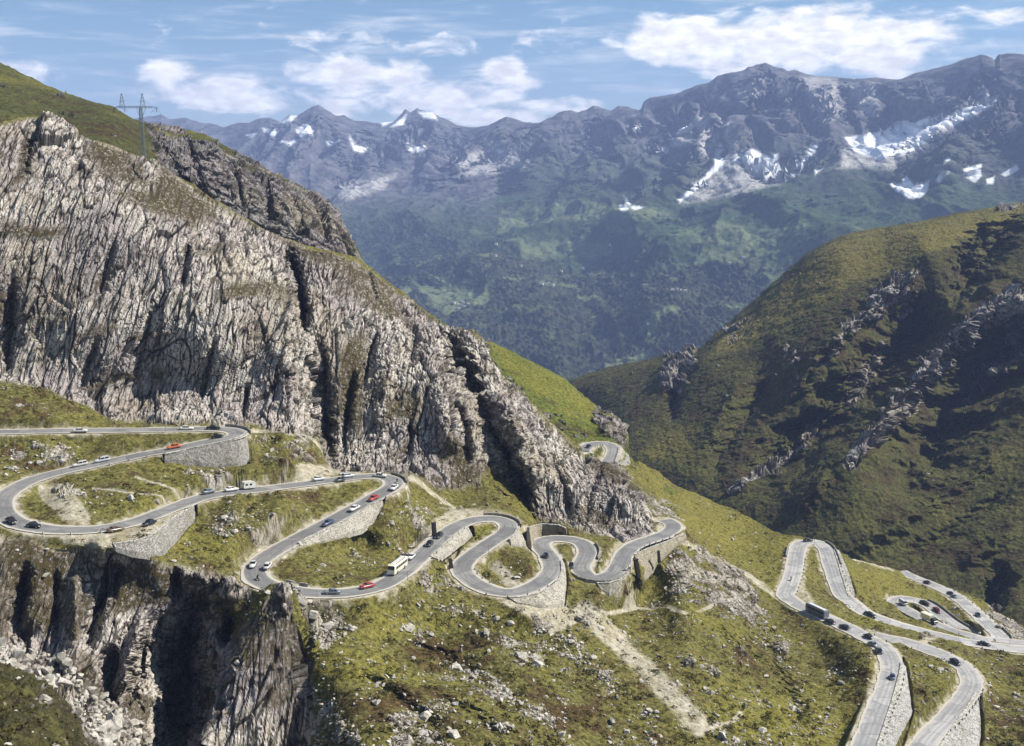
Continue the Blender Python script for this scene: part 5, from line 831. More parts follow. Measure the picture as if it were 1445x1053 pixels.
def rider(label):
    J = [(-.25, 0, .85), (-.15, 0, 1.1), (-.02, 0, 1.3), (.02, 0, 1.4), (.06, 0, 1.52), (.06, 0, 1.62), (-.02, .2, 1.27), (.2, .27, 1.08), (.45, .26, 1.0), (.52, .25, .98), (-.02, -.2, 1.27), (.2, -.27, 1.08), (.45, -.26, 1.0), (.52, -.25, .98), (-.22, .12, .82), (.18, .2, .68), (.0, .2, .32), (.14, .2, .28), (-.22, -.12, .82), (.18, -.2, .68), (.0, -.2, .32), (.14, -.2, .28)]
    E_ = [(0, 1), (1, 2), (2, 3), (3, 4), (4, 5), (2, 6), (6, 7), (7, 8), (8, 9), (2, 10), (10, 11), (11, 12), (12, 13), (0, 14), (14, 15), (15, 16), (16, 17), (0, 18), (18, 19), (19, 20), (20, 21)]
    R_ = [.15, .15, .16, .055, .1, .09, .065, .05, .04, .03, .065, .05, .04, .03, .095, .065, .045, .04, .095, .065, .045, .04]
    return figure('person', J, E_, R_, leather, dark_cloth, skin_m, lambda c: 2 if 1.4 < c[2] < 1.5 else (0 if c[2] > .85 else 1), label)
def motorcycle_proto():
    root = empty('motorcycle')
    for x in (-.68, .68): t = part('wheel', diskvf((x, 0, .31), .31, .11), M_tyre, root); part('hub', diskvf((x, 0, .31), .12, .14, 10), M_chrome, t)
    part('frame', loft([[(x, -w_, z - .08), (x, w_, z - .08), (x, w_, z + .08), (x, -w_, z + .08)] for x, z, w_ in ((-.68, .34, .05), (-.3, .45, .12), (.2, .42, .13), (.45, .7, .06), (.5, .9, .04))]), M_tyre, root)
    part('tank', loft([sect(-.1, .66, .8, .08), sect(.1, .62, .9, .15), sect(.35, .66, .9, .13), sect(.45, .7, .82, .07)]), PAINT['black'], root, True); part('seat', boxvf((-.35, 0, .76), (.6, .26, .1)), leather, root)
    part('handlebar', loft([[(.48, y, .96), (.52, y, .96), (.52, y, 1.0), (.48, y, 1.0)] for y in (-.34, 0, .34)]), M_chrome, root); part('fork', loft([[(.5, -.07, .95), (.55, -.07, .95), (.55, .07, .95), (.5, .07, .95)], [(.66, -.07, .31), (.71, -.07, .31), (.71, .07, .31), (.66, .07, .31)]]), M_chrome, root); h = part('headlight', diskvf((0, 0, 0), .09, .1, 10), M_lamp, root); h.rotation_euler = (0, 0, PI / 2); h.location = (.6, 0, .86)
    return root
G_UP, G_RT = 'vehicles on the middle bends', 'vehicles on the right hand roads'
def put(o, R, px, py, facing, turn=None, dz=.115):
    """stand a thing on the road R under pixel (px,py); facing = +1 / -1 along the traced direction, or turn = its own heading in degrees"""
    i = R.near(px, py); z = R.P[i, 2] + dz; p_ = at_z(px, py, z); j = min(max(i, 3), len(R.P) - 4); t = R.P[j + 3] - R.P[j - 3]
    a = math.atan2(t[1], t[0]) + (0 if facing > 0 else PI) if turn is None else math.radians(turn)
    g = math.asin(max(-.2, min(.2, t[2] / max(1e-3, np.linalg.norm(t))))) * (1 if facing > 0 else -1)
    o.location = p_; o.rotation_euler = (0, -g if turn is None else 0, a); return o
CARS = [  # kind, colour, road, px, py, facing, label [, turn]
 ('saloon', 'white', UP, 113, 610, 1, 'white saloon alone on the topmost road at the left'),
 ('saloon', 'white', UP, 263, 606.5, 1, 'white saloon under the cliff foot just before the topmost bend'),
 ('saloon', 'black', UP, 301, 606, 1, 'black saloon entering the topmost bend below the cliff'),
 ('beetle', 'black', UP, 307, 618, -1, 'small black rounded car coming round the topmost bend'),
 ('saloon', 'orange', UP, 246, 632.5, 1, 'orange red saloon below the topmost bend'),
 ('estate', 'silver', UP, 144, 651.5, 1, 'silver estate car following a white one on the second leg'),
 ('estate', 'white', UP, 113, 657.5, 1, 'white estate car leading the pair on the second leg'),
 ('saloon', 'black', UP, 16, 737.5, 1, 'black car half hidden by rocks at the left edge'),
 ('beetle', 'black', UP, 48, 744, 1, 'black rounded car at the lower left bend above the rocks'),
 ('saloon', 'brown', UP, 163, 751, 1, 'brown saloon parked on the gravel lay-by'),
 ('saloon', 'black', UP, 211, 741, -1, 'black saloon parked at the lay-by edge beside a person'),
 ('saloon', 'slate', UP, 294, 696, 1, 'dark slate car ahead of the one towing a caravan'),
 ('saloon', 'white', UP, 326, 693, 1, 'white saloon towing the caravan'),
 ('saloon', 'silver', UP, 449, 678, 1, 'silver saloon alone on the third leg below the cliff'),
 ('beetle', 'green', UP, 479, 680, -1, 'dark green rounded car waiting on the third leg'),
 ('estate', 'silver', UP, 491, 673.5, 1, 'silver estate car at the far verge beside a dark green car'),
 ('saloon', 'white', UP, 536, 673, 1, 'white saloon in the bend at the foot of the cliff'),
 ('saloon', 'white', UP, 556, 690, 1, 'white car just below a motorcycle in the second bend'),
 ('saloon', 'red', UP, 527, 705, 1, 'dark red saloon at the top of the long smooth wall'),
 ('saloon', 'white', UP, 500, 719.5, 1, 'white saloon beside the middle of the long smooth wall'),
 ('saloon', 'blue', UP, 463, 740, 1, 'dark blue saloon low on the leg above the grassy bend'),
 ('beetle', 'white', UP, 357, 799, 1, 'white rounded car on the outside of the lower left hairpin'),
 ('beetle', 'white', UP, 378, 800.5, -1, 'white rounded car on the inside of the lower left hairpin'),
 ('saloon', 'slate', UP, 468, 838, -1, 'grey green saloon on the low stretch beyond the rock knoll'),
 ('saloon', 'red', UP, 518, 829.5, -1, 'bright red saloon leading the coach'),
 ('saloon', 'black', UP, 569, 790, -1, 'black car parked on the grass behind the coach', 215),
 ('saloon', 'white', UP, 580, 788, -1, 'white saloon close behind the coach'),
 ('saloon', 'black', UP, 606, 769.5, -1, 'black saloon climbing beside the tall dark pillar'),
 ('estate', 'black', UP, 619, 758.5, -1, 'black estate car just above the tall dark pillar'),
 ('beetle', 'black', UP, 770, 786, 1, 'black car on the left arm of the small round loop'),
 ('beetle', 'black', UP, 806, 800, 1, 'black car on the right arm of the small round loop'),
 ('saloon', 'black', BACK, 830.5, 631.5, 1, 'black car in the high hairpin behind the rock buttress'),
 ('saloon', 'black', FRONT, 1140, 764, 1, 'black car at the very top of the far right hairpin'),
 ('saloon', 'black', FRONT, 1171, 879, 1, 'black car tucked in front of the long dark coach'),
 ('saloon', 'black', FRONT, 1192, 887, 1, 'black car at the narrow crest ahead of the long dark coach'),
 ('beetle', 'black', FRONT, 1225, 900, 1, 'small black car at the fork of the two nearest right roads'),
 ('beetle', 'slate', FRONT, 1231, 911, 1, 'dark slate rounded car just below the fork'),
 ('saloon', 'black', FRONT, 1240, 920.5, 1, 'larger black saloon rounding the nearest right bend'),
 ('beetle', 'blue', FRONT, 1259, 957, 1, 'dark blue rounded car beside the rough white embankment'),
 ('saloon', 'black', FRONT, 1227.5, 869, 1, 'black car on the long straight below the far right hairpin'),
 ('saloon', 'black', FRONT, 1388, 910.5, 1, 'black car low on the road leaving through the right edge'),
 ('saloon', 'black', SIDE, 1348, 936, -1, 'black saloon alone on the lower right curve'),
 ('van', 'silver', LOOP, 1274, 853, 1, 'silver grey van at the left end of the small distant loop'),
 ('saloon', 'black', LOOP, 1305, 852.5, -1, 'black car on the far side of the small distant loop'),
 ('saloon', 'maroon', LOOP, 1322, 862.5, -1, 'maroon car on the far side of the distant loop'),
 ('saloon', 'black', LOOP, 1308, 823.5, 1, 'tiny black car topmost on the distant straight at right'),
 ('saloon', 'black', LOOP, 1341, 839, 1, 'black car behind another on the distant straight at right'),
 ('saloon', 'slate', LOOP, 1346, 843.5, 1, 'dark slate car ahead of a black one on the distant straight'),
 ('saloon', 'black', LOOP, 1380, 870, -1, 'black car on the distant straight near the lowest bend'),
 ('saloon', 'green', LOOP, 1394, 873, -1, 'dark green car parked on the rocky verge of the distant straight', 150)]
def put_off(o, S, px, py, rz, dz=.05):
    p_ = S.sample(px, py); o.location = p_ + np.array([0, 0, dz]); o.rotation_euler = (0, 0, math.radians(rz)); return o
for c in CARS:
    o = vehicle((c[0], c[1]), lambda: car_proto(c[0], c[1])); tag(o, c[6], 'van' if c[0] == 'van' else 'car', G_UP if c[2] in (UP, BACK) else G_RT); 
    if c[0] == 'van': o.name = 'van'
    put(o, c[2], c[3], c[4], c[5], c[7] if len(c) > 7 else None)
for p_ in ('black car parked on the grass behind the coach', 'dark green car parked on the rocky verge of the distant straight', 'brown saloon parked on the gravel lay-by', 'black saloon parked at the lay-by edge beside a person'):
    o = next(x for x in C.objects if x.get('label') == p_); qx, qy = project(np.array(o.location)); s_ = A.sample(float(qx), float(qy)); o.location = s_ + np.array([0, 0, .06])
o = coach_proto('cream', 'white'); tag(o, 'cream coach with dark roof windows on the middle leg', 'coach'); put(o, UP, 561, 805.5, -1)
o = coach_proto('slate', 'white', 9.6); o.name = 'coach'; tag(o, 'long white-roofed coach with shade painted on its dark sides on the nearest right road', 'coach'); put(o, FRONT, 1153, 867.5, 1)  # slate body paint carries the shade of the sunless side, roof stays white
o = lorry_proto(); tag(o, 'lorry with a pale box on the near side of the small loop', 'lorry'); put(o, LOOP, 1311.5, 878, 1)
o = caravan_proto(); tag(o, 'white caravan towed behind a white saloon', 'caravan'); put(o, UP, 350, 690, 1)
for k, (R, px_, py_, fc, lb, lr) in enumerate([(UP, 560.5, 681.5, 1, 'black motorcycle in the bend at the foot of the cliff', 'leather clad rider on the motorcycle in the cliff bend'), (UP, 364, 818, 1, 'black motorcycle at the bottom of the lower left hairpin', 'leather clad rider on the motorcycle in the lower left hairpin'), (FRONT, 1116, 819, -1, 'black motorcycle on the right hand arm leading to the far hairpin', 'leather clad rider on the motorcycle near the far hairpin')]):
    o = vehicle('motorcycle', motorcycle_proto); tag(o, lb, 'motorcycle', 'motorcycles'); put(o, R, px_, py_, fc)
    r_ = vehicle('rider', lambda: rider('')); tag(r_, lr, 'person', 'motorcycle riders'); put(r_, R, px_, py_, fc)
o = standing('person in white standing beside the black saloon on the lay-by', white_cloth, white_cloth); put_off(o, A, 217, 749, 200, .02)
# ------------------------------------------------------------------ parapets, guard stones, snow poles, dark pillars
def parapet(R, a, b, label, h=.85, th=.4, mat=None, off=.35):
    ia, ib = sorted((R.near(*a), R.near(*b))); best = []
    for s in (-1, 1):
        q = R.P[(ia + ib) // 2].copy(); q[:2] += R.N[(ia + ib) // 2] * s * R.W / 2; e = R.near(*a); w_ = R.P[e].copy(); w_[:2] += R.N[e] * s * R.W / 2; qx, qy = project(w_); best.append(((qx - a[0]) ** 2 + (qy - a[1]) ** 2, s))
    s = min(best)[1]; P = R.P[ia:ib + 1:2]; N_ = R.N[ia:ib + 1:2]; rings = []
    for k, (p_, n_) in enumerate(zip(P, N_)):
        o0 = s * (R.W / 2 + off); o1 = s * (R.W / 2 + off + th); j = .05 * math.sin(k * 2.3) + .04 * math.sin(k * .9)
        rings.append([(p_[0] + n_[0] * o, p_[1] + n_[1] * o, p_[2] + z) for o, z in ((o0, -.5), (o0, h - .06 + j), (o0 + s * .06, h + j), (o1 - s * .06, h + j), (o1, h - .06 + j), (o1, -.5))])
    if len(rings) < 3: return
    V, Fc = loft(rings); o = mesh_from('parapet_wall', V, Fc, mat or M_rubble); tag(o, label, 'parapet', 'parapet walls along the bends'); return o
for R, a, b, lb in [(UP, (312, 602), (349, 611), 'low parapet round the topmost bend'), (UP, (545, 668), (577, 681), 'low parapet round the bend at the cliff foot'), (UP, (688, 728), (733, 744), 'low parapet round the wide hairpin'), (UP, (812, 812), (887, 804), 'low parapet above the bright curved wall'), (UP, (838, 765), (839, 790), 'low parapet on the right of the small loop'),
        (FRONT, (1112, 768), (1110, 786), 'low parapet left of the far right hairpin'), (FRONT, (1160, 762), (1183, 795), 'low parapet on the outer side of the far right hairpin'), (LOOP, (1261, 848), (1306, 880), 'low kerb wall below the small distant loop'), (LOOP, (1303, 846), (1368, 893), 'low kerb wall on the far side of the distant loop'), (LOOP, (1414, 902), (1397, 880), 'low parapet at the lowest bend of the distant straight'), (UP, (397, 826), (411, 830), 'short pale parapet beside the rock knoll'), (UP, (416, 829), (430, 833), 'second short parapet right of the rock knoll')]: parapet(R, a, b, lb)
def guard_stone():
    V, Fc = loft([[(math.cos(2 * PI * k / 7) * r, math.sin(2 * PI * k / 7) * r, z) for k in range(7)] for r, z in ((.24, -.3), (.22, .3), (.16, .6), (.08, .68))]); return mesh_from('guard_stone', V, Fc, M_white)
gs = None
for R, a, b, s, stp in [(UP, (40, 745), (150, 748), 1, 5), (UP, (233, 641), (150, 655), 1, 5), (UP, (535, 703), (430, 765), 1, 5), (UP, (655, 805), (770, 825), 1, 4), (UP, (885, 785), (945, 755), 1, 4), (FRONT, (1225, 1041), (1257, 945), 1, 3.5), (FRONT, (1240, 905), (1185, 880), 1, 5), (FRONT, (1165, 775), (1190, 840), 1, 4), (SIDE, (1312, 1040), (1370, 965), 1, 3.5), (SIDE, (1360, 942), (1280, 907), 1, 4.5), (FRONT, (1110, 838), (1123, 785), 1, 4), (LOOP, (1397, 884), (1307, 822), 1, 6), (BACK, (829, 630), (865, 632), 1, 3), (UP, (600, 780), (650, 742), 1, 5), (FRONT, (1260, 880), (1430, 915), 1, 7)]:
    ia, ib = sorted((R.near(*a), R.near(*b))); last = -99
    for i in range(ia, ib):
        if R.L[i] - last < stp: continue
        last = R.L[i]; c1 = project(R.P[i] + np.array([*R.N[i] * R.W / 2, 0])); c2 = project(R.P[i] - np.array([*R.N[i] * R.W / 2, 0]))
        sd = 1 if (c1[1] + .4 * c1[0] > c2[1] + .4 * c2[0]) else -1                      # the downhill edge
        g = guard_stone() if gs is None else gs.copy()
        if gs is None: gs = g
        else: C.objects.link(g)
        tag(g, 'small white guard stone on the road edge', 'guard stone', 'guard stones along the road edges'); p_ = R.P[i].copy(); p_[:2] += R.N[i] * sd * (R.W / 2 + .25); g.location = p_; g.rotation_euler = (0, 0, i * 1.7)
def snow_pole():
    r = empty('snow_pole'); part('post', loft([[(math.cos(2 * PI * k / 6) * q, math.sin(2 * PI * k / 6) * q, z) for k in range(6)] for q, z in ((.07, -.3), (.055, 2.4))]), M_iron, r); part('cap', loft([[(math.cos(2 * PI * k / 6) * q, math.sin(2 * PI * k / 6) * q, z) for k in range(6)] for q, z in ((.08, 2.2), (.08, 2.5), (.02, 2.56))]), PAINT['orange'], r); return r
sp0 = None
for R, px_, py_ in [(UP, 232, 612), (UP, 57, 674), (UP, 154, 739), (UP, 352, 682), (UP, 409, 779), (UP, 546, 681), (UP, 563, 818), (UP, 698, 815), (UP, 676, 779), (UP, 792, 778), (FRONT, 1145, 770), (LOOP, 1289, 848), (LOOP, 1357, 896)]:
    o = snow_pole() if sp0 is None else copy_tree(sp0); sp0 = sp0 or o; i = R.near(px_, py_); tag(o, 'thin grey snow pole with an orange cap at the road edge', 'snow pole', 'snow poles along the road'); c = [(R.P[i] + s * np.array([*R.N[i] * (R.W / 2 + .3), 0])) for s in (-1, 1)]
    dd = [math.hypot(project(q_)[0] - px_, project(q_)[1] - py_) for q_ in c]; o.location = c[int(np.argmin(dd))]
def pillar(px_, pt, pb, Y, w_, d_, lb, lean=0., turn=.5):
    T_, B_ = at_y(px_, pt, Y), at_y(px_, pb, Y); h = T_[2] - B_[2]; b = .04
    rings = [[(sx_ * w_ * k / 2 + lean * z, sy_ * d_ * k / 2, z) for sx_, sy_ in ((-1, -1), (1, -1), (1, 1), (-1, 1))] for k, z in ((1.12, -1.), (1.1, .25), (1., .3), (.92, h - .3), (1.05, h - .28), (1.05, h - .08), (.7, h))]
    V, Fc = loft(rings); o = mesh_from('stone_pillar', V, Fc, M_shade_stone); tag(o, lb, 'pillar'); o.location = B_; o.rotation_euler = (0, 0, turn); return o  # dark stone, painted near black for the shade on its camera side
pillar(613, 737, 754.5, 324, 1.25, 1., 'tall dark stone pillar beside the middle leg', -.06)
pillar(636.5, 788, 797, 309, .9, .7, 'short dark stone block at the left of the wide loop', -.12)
pillar(233, 640, 650.5, 322, .7, .6, 'dark block in place of the shaded niche at the end of the broad rubble wall')  # solid block whose dark colour stands in for a niche's shade
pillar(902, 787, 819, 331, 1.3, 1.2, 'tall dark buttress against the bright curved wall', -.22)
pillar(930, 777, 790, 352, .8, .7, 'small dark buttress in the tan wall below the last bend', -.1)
# ------------------------------------------------------------------ the power pylon above the cliff
def bar(a, b, r):
    a, b = np.array(a, float), np.array(b, float); d = b - a; d /= np.linalg.norm(d); u = np.cross(d, [0, 0, 1] if abs(d[2]) < .9 else [1, 0, 0]); u /= np.linalg.norm(u); v = np.cross(d, u)
    return loft([[tuple(p_ + r * (math.cos(t) * u + math.sin(t) * v)) for t in (.8, 2.37, 3.94, 5.51)] for p_ in (a, b)])
def bars(lst):
    V, Fc = [], []
    for a, b, r in lst:
        v, f = bar(a, b, r * 1.1); k = len(V); V += v; Fc += [tuple(i + k for i in q_) for q_ in f]
    return V, Fc
pb = A.sample(203, 222); pb = at_y(203, 232, pb[1] + 14); Yp = pb[1]; rx = lambda a, b: tuple(at_y(a, b, Yp) - pb)
pyl = empty('power_pylon', pb); tag(pyl, 'grey lattice power pylon with a broad crossarm above the cliff', 'pylon')
H = rx(203, 152)[2]; L_ = []; n = 11
def corner(z, sx_, sy_): w_ = .85 - .4 * z / H; return (sx_ * w_, sy_ * w_, z)
cs = [(-1, -1), (1, -1), (1, 1), (-1, 1)]
for sx_, sy_ in cs: L_.append((corner(-3, sx_, sy_), corner(H, sx_, sy_), .09))
for k in range(n):
    z0, z1 = H * k / n, H * (k + 1) / n
    for j in range(4): a_, b_ = cs[j], cs[(j + 1) % 4]; L_ += [(corner(z0, *a_), corner(z1, *b_), .045), (corner(z0, *b_), corner(z1, *a_), .045), (corner(z1, *a_), corner(z1, *b_), .045)]
part('mast', bars(L_), M_iron, pyl)
xl, xr = rx(160, 152)[0], rx(222, 152)[0]; L_ = []
for y in (-.5, .5):
    L_ += [((xl, 0, H), (xl + 2, y, H + .5), .07), ((xl + 2, y, H + .5), (xr - 2, y, H + .5), .07), ((xr - 2, y, H + .5), (xr, 0, H), .07), ((xl, 0, H - .1), (xr, 0, H - .1), .09)]
    for k in range(12): a_ = xl + 2 + (xr - xl - 4) * k / 12; b_ = xl + 2 + (xr - xl - 4) * (k + 1) / 12; L_.append(((a_, y, H + .5), ((a_ + b_) / 2, 0, H - .1), .045)); L_.append((((a_ + b_) / 2, 0, H - .1), (b_, y, H + .5), .045))
L_ += [((0, 0, H - 4.6), (rx(192, 155)[0], 0, H), .08), ((0, 0, H - 4.6), (rx(206, 155)[0], 0, H), .08), ((rx(213, 158)[0], 0, H - 1.9), (xr, 0, H), .07), ((xl + 3, 0, H - .1), (rx(181, 156)[0], 0, H - 1.2), .06)]
part('crossarm', bars(L_), M_iron, pyl)
for c in (172.5, 201.5):
    x0 = rx(c, 152)[0]; top = rx(c, 132)[2]; L_ = []
    for sx_ in (-1, 1):
        for y in (-.5, .5): L_.append(((x0 + sx_ * 1.0, y, H + .3), (x0 + sx_ * .12, y * .2, top), .06))
    for k in range(4):
        z0 = H + .3 + (top - H - .3) * k / 4; z1 = H + .3 + (top - H - .3) * (k + 1) / 4; a_, b_ = 1 - .88 * k / 4, 1 - .88 * (k + 1) / 4; L_ += [((x0 - a_, 0, z0), (x0 + b_, 0, z1), .05), ((x0 + a_, 0, z0), (x0 - b_, 0, z1), .05)]
    L_.append(((x0 - 1.3, 0, H + 2.6), (x0 + 1.3, 0, H + 2.6), .06)); pk = part('earth_peak', bars(L_), M_iron, pyl)
for x in (xl + .3, (xl + rx(192, 155)[0]) / 2, xr - .3): part('insulator', loft([[(x + math.cos(2 * PI * k / 8) * (.16 if j % 2 else .07), math.sin(2 * PI * k / 8) * (.16 if j % 2 else .07), H - .2 - j * .16) for k in range(8)] for j in range(11)]), simple('brown_insulator', (.08, .05, .035), .3), pyl)
part('cable', bars([((xr, 0, H - .1), tuple(np.array(rx(229, 164))), .05)]), M_iron, pyl)
# ------------------------------------------------------------------ far houses in the valley
def house_proto():
    r = empty('house'); part('wall', boxvf((0, 0, 3), (13, 9, 8)), simple('lime_washed_wall', (.72, .69, .62), .9), r); V = [(-7, -5.2, 6.8), (7, -5.2, 6.8), (7, 5.2, 6.8), (-7, 5.2, 6.8), (-7, 0, 10.4), (7, 0, 10.4)]
    part('roof', (V, [(0, 1, 5, 4), (2, 3, 4, 5), (0, 4, 3), (1, 2, 5), (3, 2, 1, 0)]), simple('stone_slab_roof', (.30, .27, .25), .9), r)
    for x in (-4, 0, 4): part('window', boxvf((x, -4.53, 3.6), (1.4, .1, 1.8)), M_glass, r)
    return r
h0 = None
for k, (px_, py_) in enumerate([(640, 428), (647, 431), (653, 427), (656, 434), (648, 437), (661, 430), (765, 401), (770, 402), (775, 401), (780, 403), (943, 411), (949, 411), (955, 410), (961, 411), (967, 411), (735, 376), (792, 383), (823, 380), (915, 458), (700, 345), (862, 346), (1030, 372), (1050, 364), (700, 362)]):
    o = house_proto() if h0 is None else copy_tree(h0); h0 = h0 or o; s_ = E.sample(px_, py_); o.location = s_ - np.array([0, 0, 1.5]); o.rotation_euler = (0, 0, (k * .83) % 1.2 - .6); tag(o, 'tiny pale house in the far valley', 'house', 'houses far down the valley side')
# ------------------------------------------------------------------ the larger boulders one can point at
def boulder(seed):
    V, Fc = rock_shape(seed, 22); bm = bmesh.new(); vs = [bm.verts.new(v) for v in V]
    for f in Fc: bm.faces.new([vs[i] for i in f])
    bmesh.ops.subdivide_edges(bm, edges=bm.edges, cuts=2, use_grid_fill=True); P_ = np.array([v.co[:] for v in bm.verts]); d_ = .10 * fbm(P_ * 2.2, 4, seed) 
    for v, k in zip(bm.verts, d_): v.co *= 1 + k
    me = bpy.data.meshes.new('boulder'); bm.to_mesh(me); bm.free(); me.materials.append(M_stone); o = bpy.data.objects.new('boulder', me); C.objects.link(o); return o
for k, (px_, py_, r_, lb) in enumerate([(645, 942, 2.1, 'large leaning boulder casting a black shadow in the lower grass'), (668, 953, 1.3, 'pale boulder just below the large leaning one'), (700, 872, 1.7, 'upright pale block on the outcrop below the wide loop'), (720, 878, 1.4, 'squat pale block right of the upright one below the wide loop'),
    (735, 925, 1.9, 'broad pale boulder at the top of the lower centre outcrop'), (758, 935, 2.0, 'tall split boulder at the right end of the lower centre outcrop'), (148, 643, 1.5, 'white boulder behind the pair of pale cars'), (55, 650, 1.3, 'white boulder in the grass left of the white estate car'), (42, 651, .9, 'smaller white boulder beside the one left of the white estate car'),
    (185, 700, 1.4, 'white boulder at the end of the upper footpath inside the left bend'), (222, 706, 1.2, 'pale boulder in the hollow above the lay-by road'), (318, 728, 1.6, 'grey white boulder in the rubble between the two left legs'), (440, 865, 2.2, 'massive pale block on the crag below the grassy knoll'), (462, 882, 1.8, 'pale block lower on the crag below the grassy knoll'), (425, 848, 1.9, 'pale slab highest on the crag below the grassy knoll'),
    (567, 778, 1.0, 'pale stone in the grass inside the coach bend'), (455, 795, 1.2, 'white boulder in the middle of the grassy bend'), (1188, 962, 1.3, 'pale boulder in the dark patch left of the nearest road'), (600, 1010, 2.3, 'grey slab half buried at the lower edge of the grass'), (640, 1035, 1.9, 'grey slab right of the half buried one at the lower edge'), (1412, 884, 2.6, 'pale crag block at the rim of the far right gorge'), (1436, 895, 2.4, 'second pale crag block nearer the right edge of the gorge'), (820, 905, 1.2, 'white boulder left of the gravel streak'), (880, 890, 1.1, 'white boulder right of the gravel streak'),
    (60, 985, 1.3, 'rounded grey boulder on the dark knoll at lower left'), (20, 945, 1.9, 'big pale block above the dark knoll at the left edge')]):
    o = boulder(60 + k); S_ = Fk if (px_, py_) == (60, 985) else A; p_ = S_.sample(px_, py_ + 3); rr = np.random.default_rng(k); o.location = p_ + np.array([0, 0, r_ * .08]); r_ *= .82; o.scale = (r_ * rr.uniform(.9, 1.3), r_ * rr.uniform(.8, 1.1), r_ * rr.uniform(.65, .95)); o.rotation_euler = (rr.uniform(-.3, .3), rr.uniform(-.3, .3), rr.uniform(0, 6)); tag(o, lb, 'boulder', 'large pale boulders')
# ------------------------------------------------------------------ the blue air of the valley
hb = bpy.data.meshes.new('haze'); bmh = bmesh.new(); bmesh.ops.create_cube(bmh, size=1); bmh.to_mesh(hb); bmh.free()
ho = bpy.data.objects.new('haze', hb); C.objects.link(ho)
lo = np.array([-6500., -400., -2600.]); hi_ = np.array([7500., 16000., 1250.])
ho.location = (lo + hi_) / 2; ho.scale = hi_ - lo
hm = bpy.data.materials.new('haze_air'); hm.use_nodes = True; t = hm.node_tree; t.nodes.remove(t.nodes['Principled BSDF'])
pv = t.nodes.new('ShaderNodeVolumePrincipled'); pv.inputs['Color'].default_value = (.41, .54, .96, 1); pv.inputs['Density'].default_value = 6.6e-5; pv.inputs['Anisotropy'].default_value = 0.
t.links.new(pv.outputs[0], t.nodes['Material Output'].inputs['Volume']); hb.materials.append(hm); tag(ho, 'thin blue haze filling the valley air', None, None, 'stuff')
# ------------------------------------------------------------------ camera, sun, sky
sc = bpy.context.scene
cam = bpy.data.cameras.new('camera'); co = bpy.data.objects.new('camera', cam); C.objects.link(co); sc.camera = co
cam.sensor_fit = 'HORIZONTAL'; cam.angle = math.radians(50); cam.clip_start = .5; cam.clip_end = 60000
co.location = (0, 0, 0); co.rotation_euler = (math.radians(90) - PITCH, 0, 0)
EL, AZ = math.radians(45), math.radians(80)            # azimuth from +Y towards +X
sd = Vector((math.sin(AZ) * math.cos(EL), math.cos(AZ) * math.cos(EL), math.sin(EL)))
su = bpy.data.lights.new('sun', 'SUN'); su.energy = 4.8; su.angle = math.radians(.5); su.color = (1, .95, .86)
so = bpy.data.objects.new('sun', su); C.objects.link(so); so.rotation_euler = sd.to_track_quat('Z', 'Y').to_euler()
w = bpy.data.worlds.new('World'); sc.world = w; w.use_nodes = True; nt = w.node_tree; bg = nt.nodes['Background']
sky = nt.nodes.new('ShaderNodeTexSky'); sky.sky_type = 'NISHITA'; sky.sun_disc = False; sky.sun_elevation = EL; sky.sun_rotation = AZ; sky.altitude = 2000; sky.air_density = 1.; sky.dust_density = .6; sky.ozone_density = 1.5
class W_(NT):
    def __init__(s, t): s.t = t
n = W_(nt); tc = nt.nodes.new('ShaderNodeTexCoord'); d = tc.outputs['Generated']
sx = nt.nodes.new('ShaderNodeSeparateXYZ'); nt.links.new(d, sx.inputs[0])
az = n.math('ARCTAN2', sx.outputs[0], sx.outputs[1]); hyp = n.math('SQRT', n.math('ADD', n.math('MULTIPLY', sx.outputs[0], sx.outputs[0]), n.math('MULTIPLY', sx.outputs[1], sx.outputs[1]))); el = n.math('DIVIDE', sx.outputs[2], hyp)
cb = nt.nodes.new('ShaderNodeCombineXYZ'); nt.links.new(az, cb.inputs[0]); nt.links.new(el, cb.inputs[1]); uv = cb.outputs[0]
def ang(px, py):
    x, y, z = rays(px, py); return math.atan2(x, y), float(z / math.hypot(x, y))
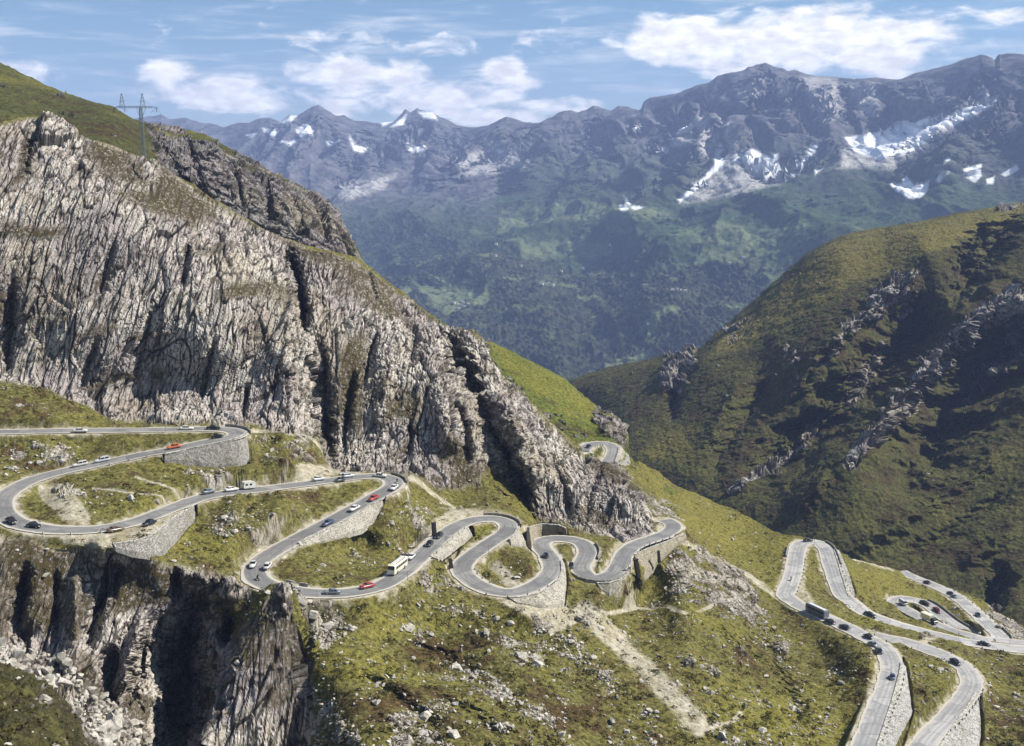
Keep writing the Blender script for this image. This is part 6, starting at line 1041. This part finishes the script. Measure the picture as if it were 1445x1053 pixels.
# cumulus banks : (centre px, half widths px, strength) as directions in the sky
BANKS = [((250, 112), (42, 26), .9), ((300, 132), (75, 26), 1.), ((350, 142), (60, 22), .9), ((215, 130), (30, 20), .6), ((435, 98), (32, 20), .8), ((500, 105), (70, 30), .95), ((560, 110), (50, 28), .9), ((600, 140), (90, 26), .9), ((490, 155), (40, 14), .8), ((720, 108), (42, 26), 1.), ((690, 130), (60, 24), .8), ((690, 165), (90, 14), .8), ((790, 150), (60, 14), .8), ((880, 55), (30, 20), .8), ((950, 55), (80, 34), 1.), ((1050, 70), (90, 40), 1.), ((1150, 60), (100, 42), 1.), ((1240, 65), (90, 44), 1.), ((1300, 85), (40, 24), .7), ((1160, 25), (80, 20), .8), ((1060, 35), (90, 25), .8), ((1420, 22), (40, 12), .7), ((1330, 20), (80, 10), .5), ((560, 60), (160, 22), .4), ((400, 135), (70, 16), .6), ((-60, 90), (90, 30), .7), ((1550, 60), (80, 40), .8), ((390, 68), (10, 8), .5), ((760, 60), (90, 20), .3)]
tot = None
for (cx, cy), (hx, hy), st in BANKS:
    a0, e0 = ang(cx, cy); sxs, sy = hx / F * 1.25, hy / F * 1.25
    da = n.math('DIVIDE', n.math('SUBTRACT', az, a0), sxs); de = n.math('DIVIDE', n.math('SUBTRACT', el, e0), sy)
    r2 = n.math('ADD', n.math('MULTIPLY', da, da), n.math('MULTIPLY', de, de)); g = n.math('MULTIPLY', n.ramp(r2, 1.25, 0.), st)
    tot = g if tot is None else n.math('MAXIMUM', tot, g)
mp = n.map(uv, (26, 58, 1), (0, 0, .12)); nz = n.noise(mp, 1., 12, .56, .4); mp2 = n.map(uv, (9, 75, 1), (0, 0, .05)); cz = n.noise(mp2, 1., 6, .6, .3)
body = n.ramp(n.math('ADD', tot, n.math('MULTIPLY', n.math('SUBTRACT', nz, .5), 2.4)), .27, .98)
cir = n.math('MULTIPLY', n.ramp(cz, .46, .74), .42)
mask = n.math('MINIMUM', n.math('ADD', body, cir), 1.)
shade = n.ramp(n.noise(n.map(uv, (30, 70, 1), (0, 0, 0)), 1.3, 6, .6), .32, .68, .66, 1.)
hs = nt.nodes.new('ShaderNodeHueSaturation'); nt.links.new(sky.outputs[0], hs.inputs['Color']); hs.inputs['Saturation'].default_value = 1.14; hs.inputs['Hue'].default_value = .487; hs.inputs['Value'].default_value = .86
cc = nt.nodes.new('ShaderNodeVectorMath'); cc.operation = 'SCALE'; cc.inputs[0].default_value = (13.8, 13.5, 12.8); nt.links.new(shade, cc.inputs['Scale'])
mixc = n.mix(mask, hs.outputs[0], cc.outputs[0]); nt.links.new(mixc, bg.inputs['Color']); bg.inputs['Strength'].default_value = .067
sc.view_settings.view_transform = 'Standard'; sc.view_settings.look = 'None'; sc.view_settings.gamma = 1; sc.view_settings.exposure = .95
sc.cycles.use_denoising = True; sc.cycles.max_bounces = 5; sc.cycles.diffuse_bounces = 3; sc.cycles.volume_bounces = 0; sc.cycles.use_adaptive_sampling = True; sc.cycles.adaptive_threshold = .015
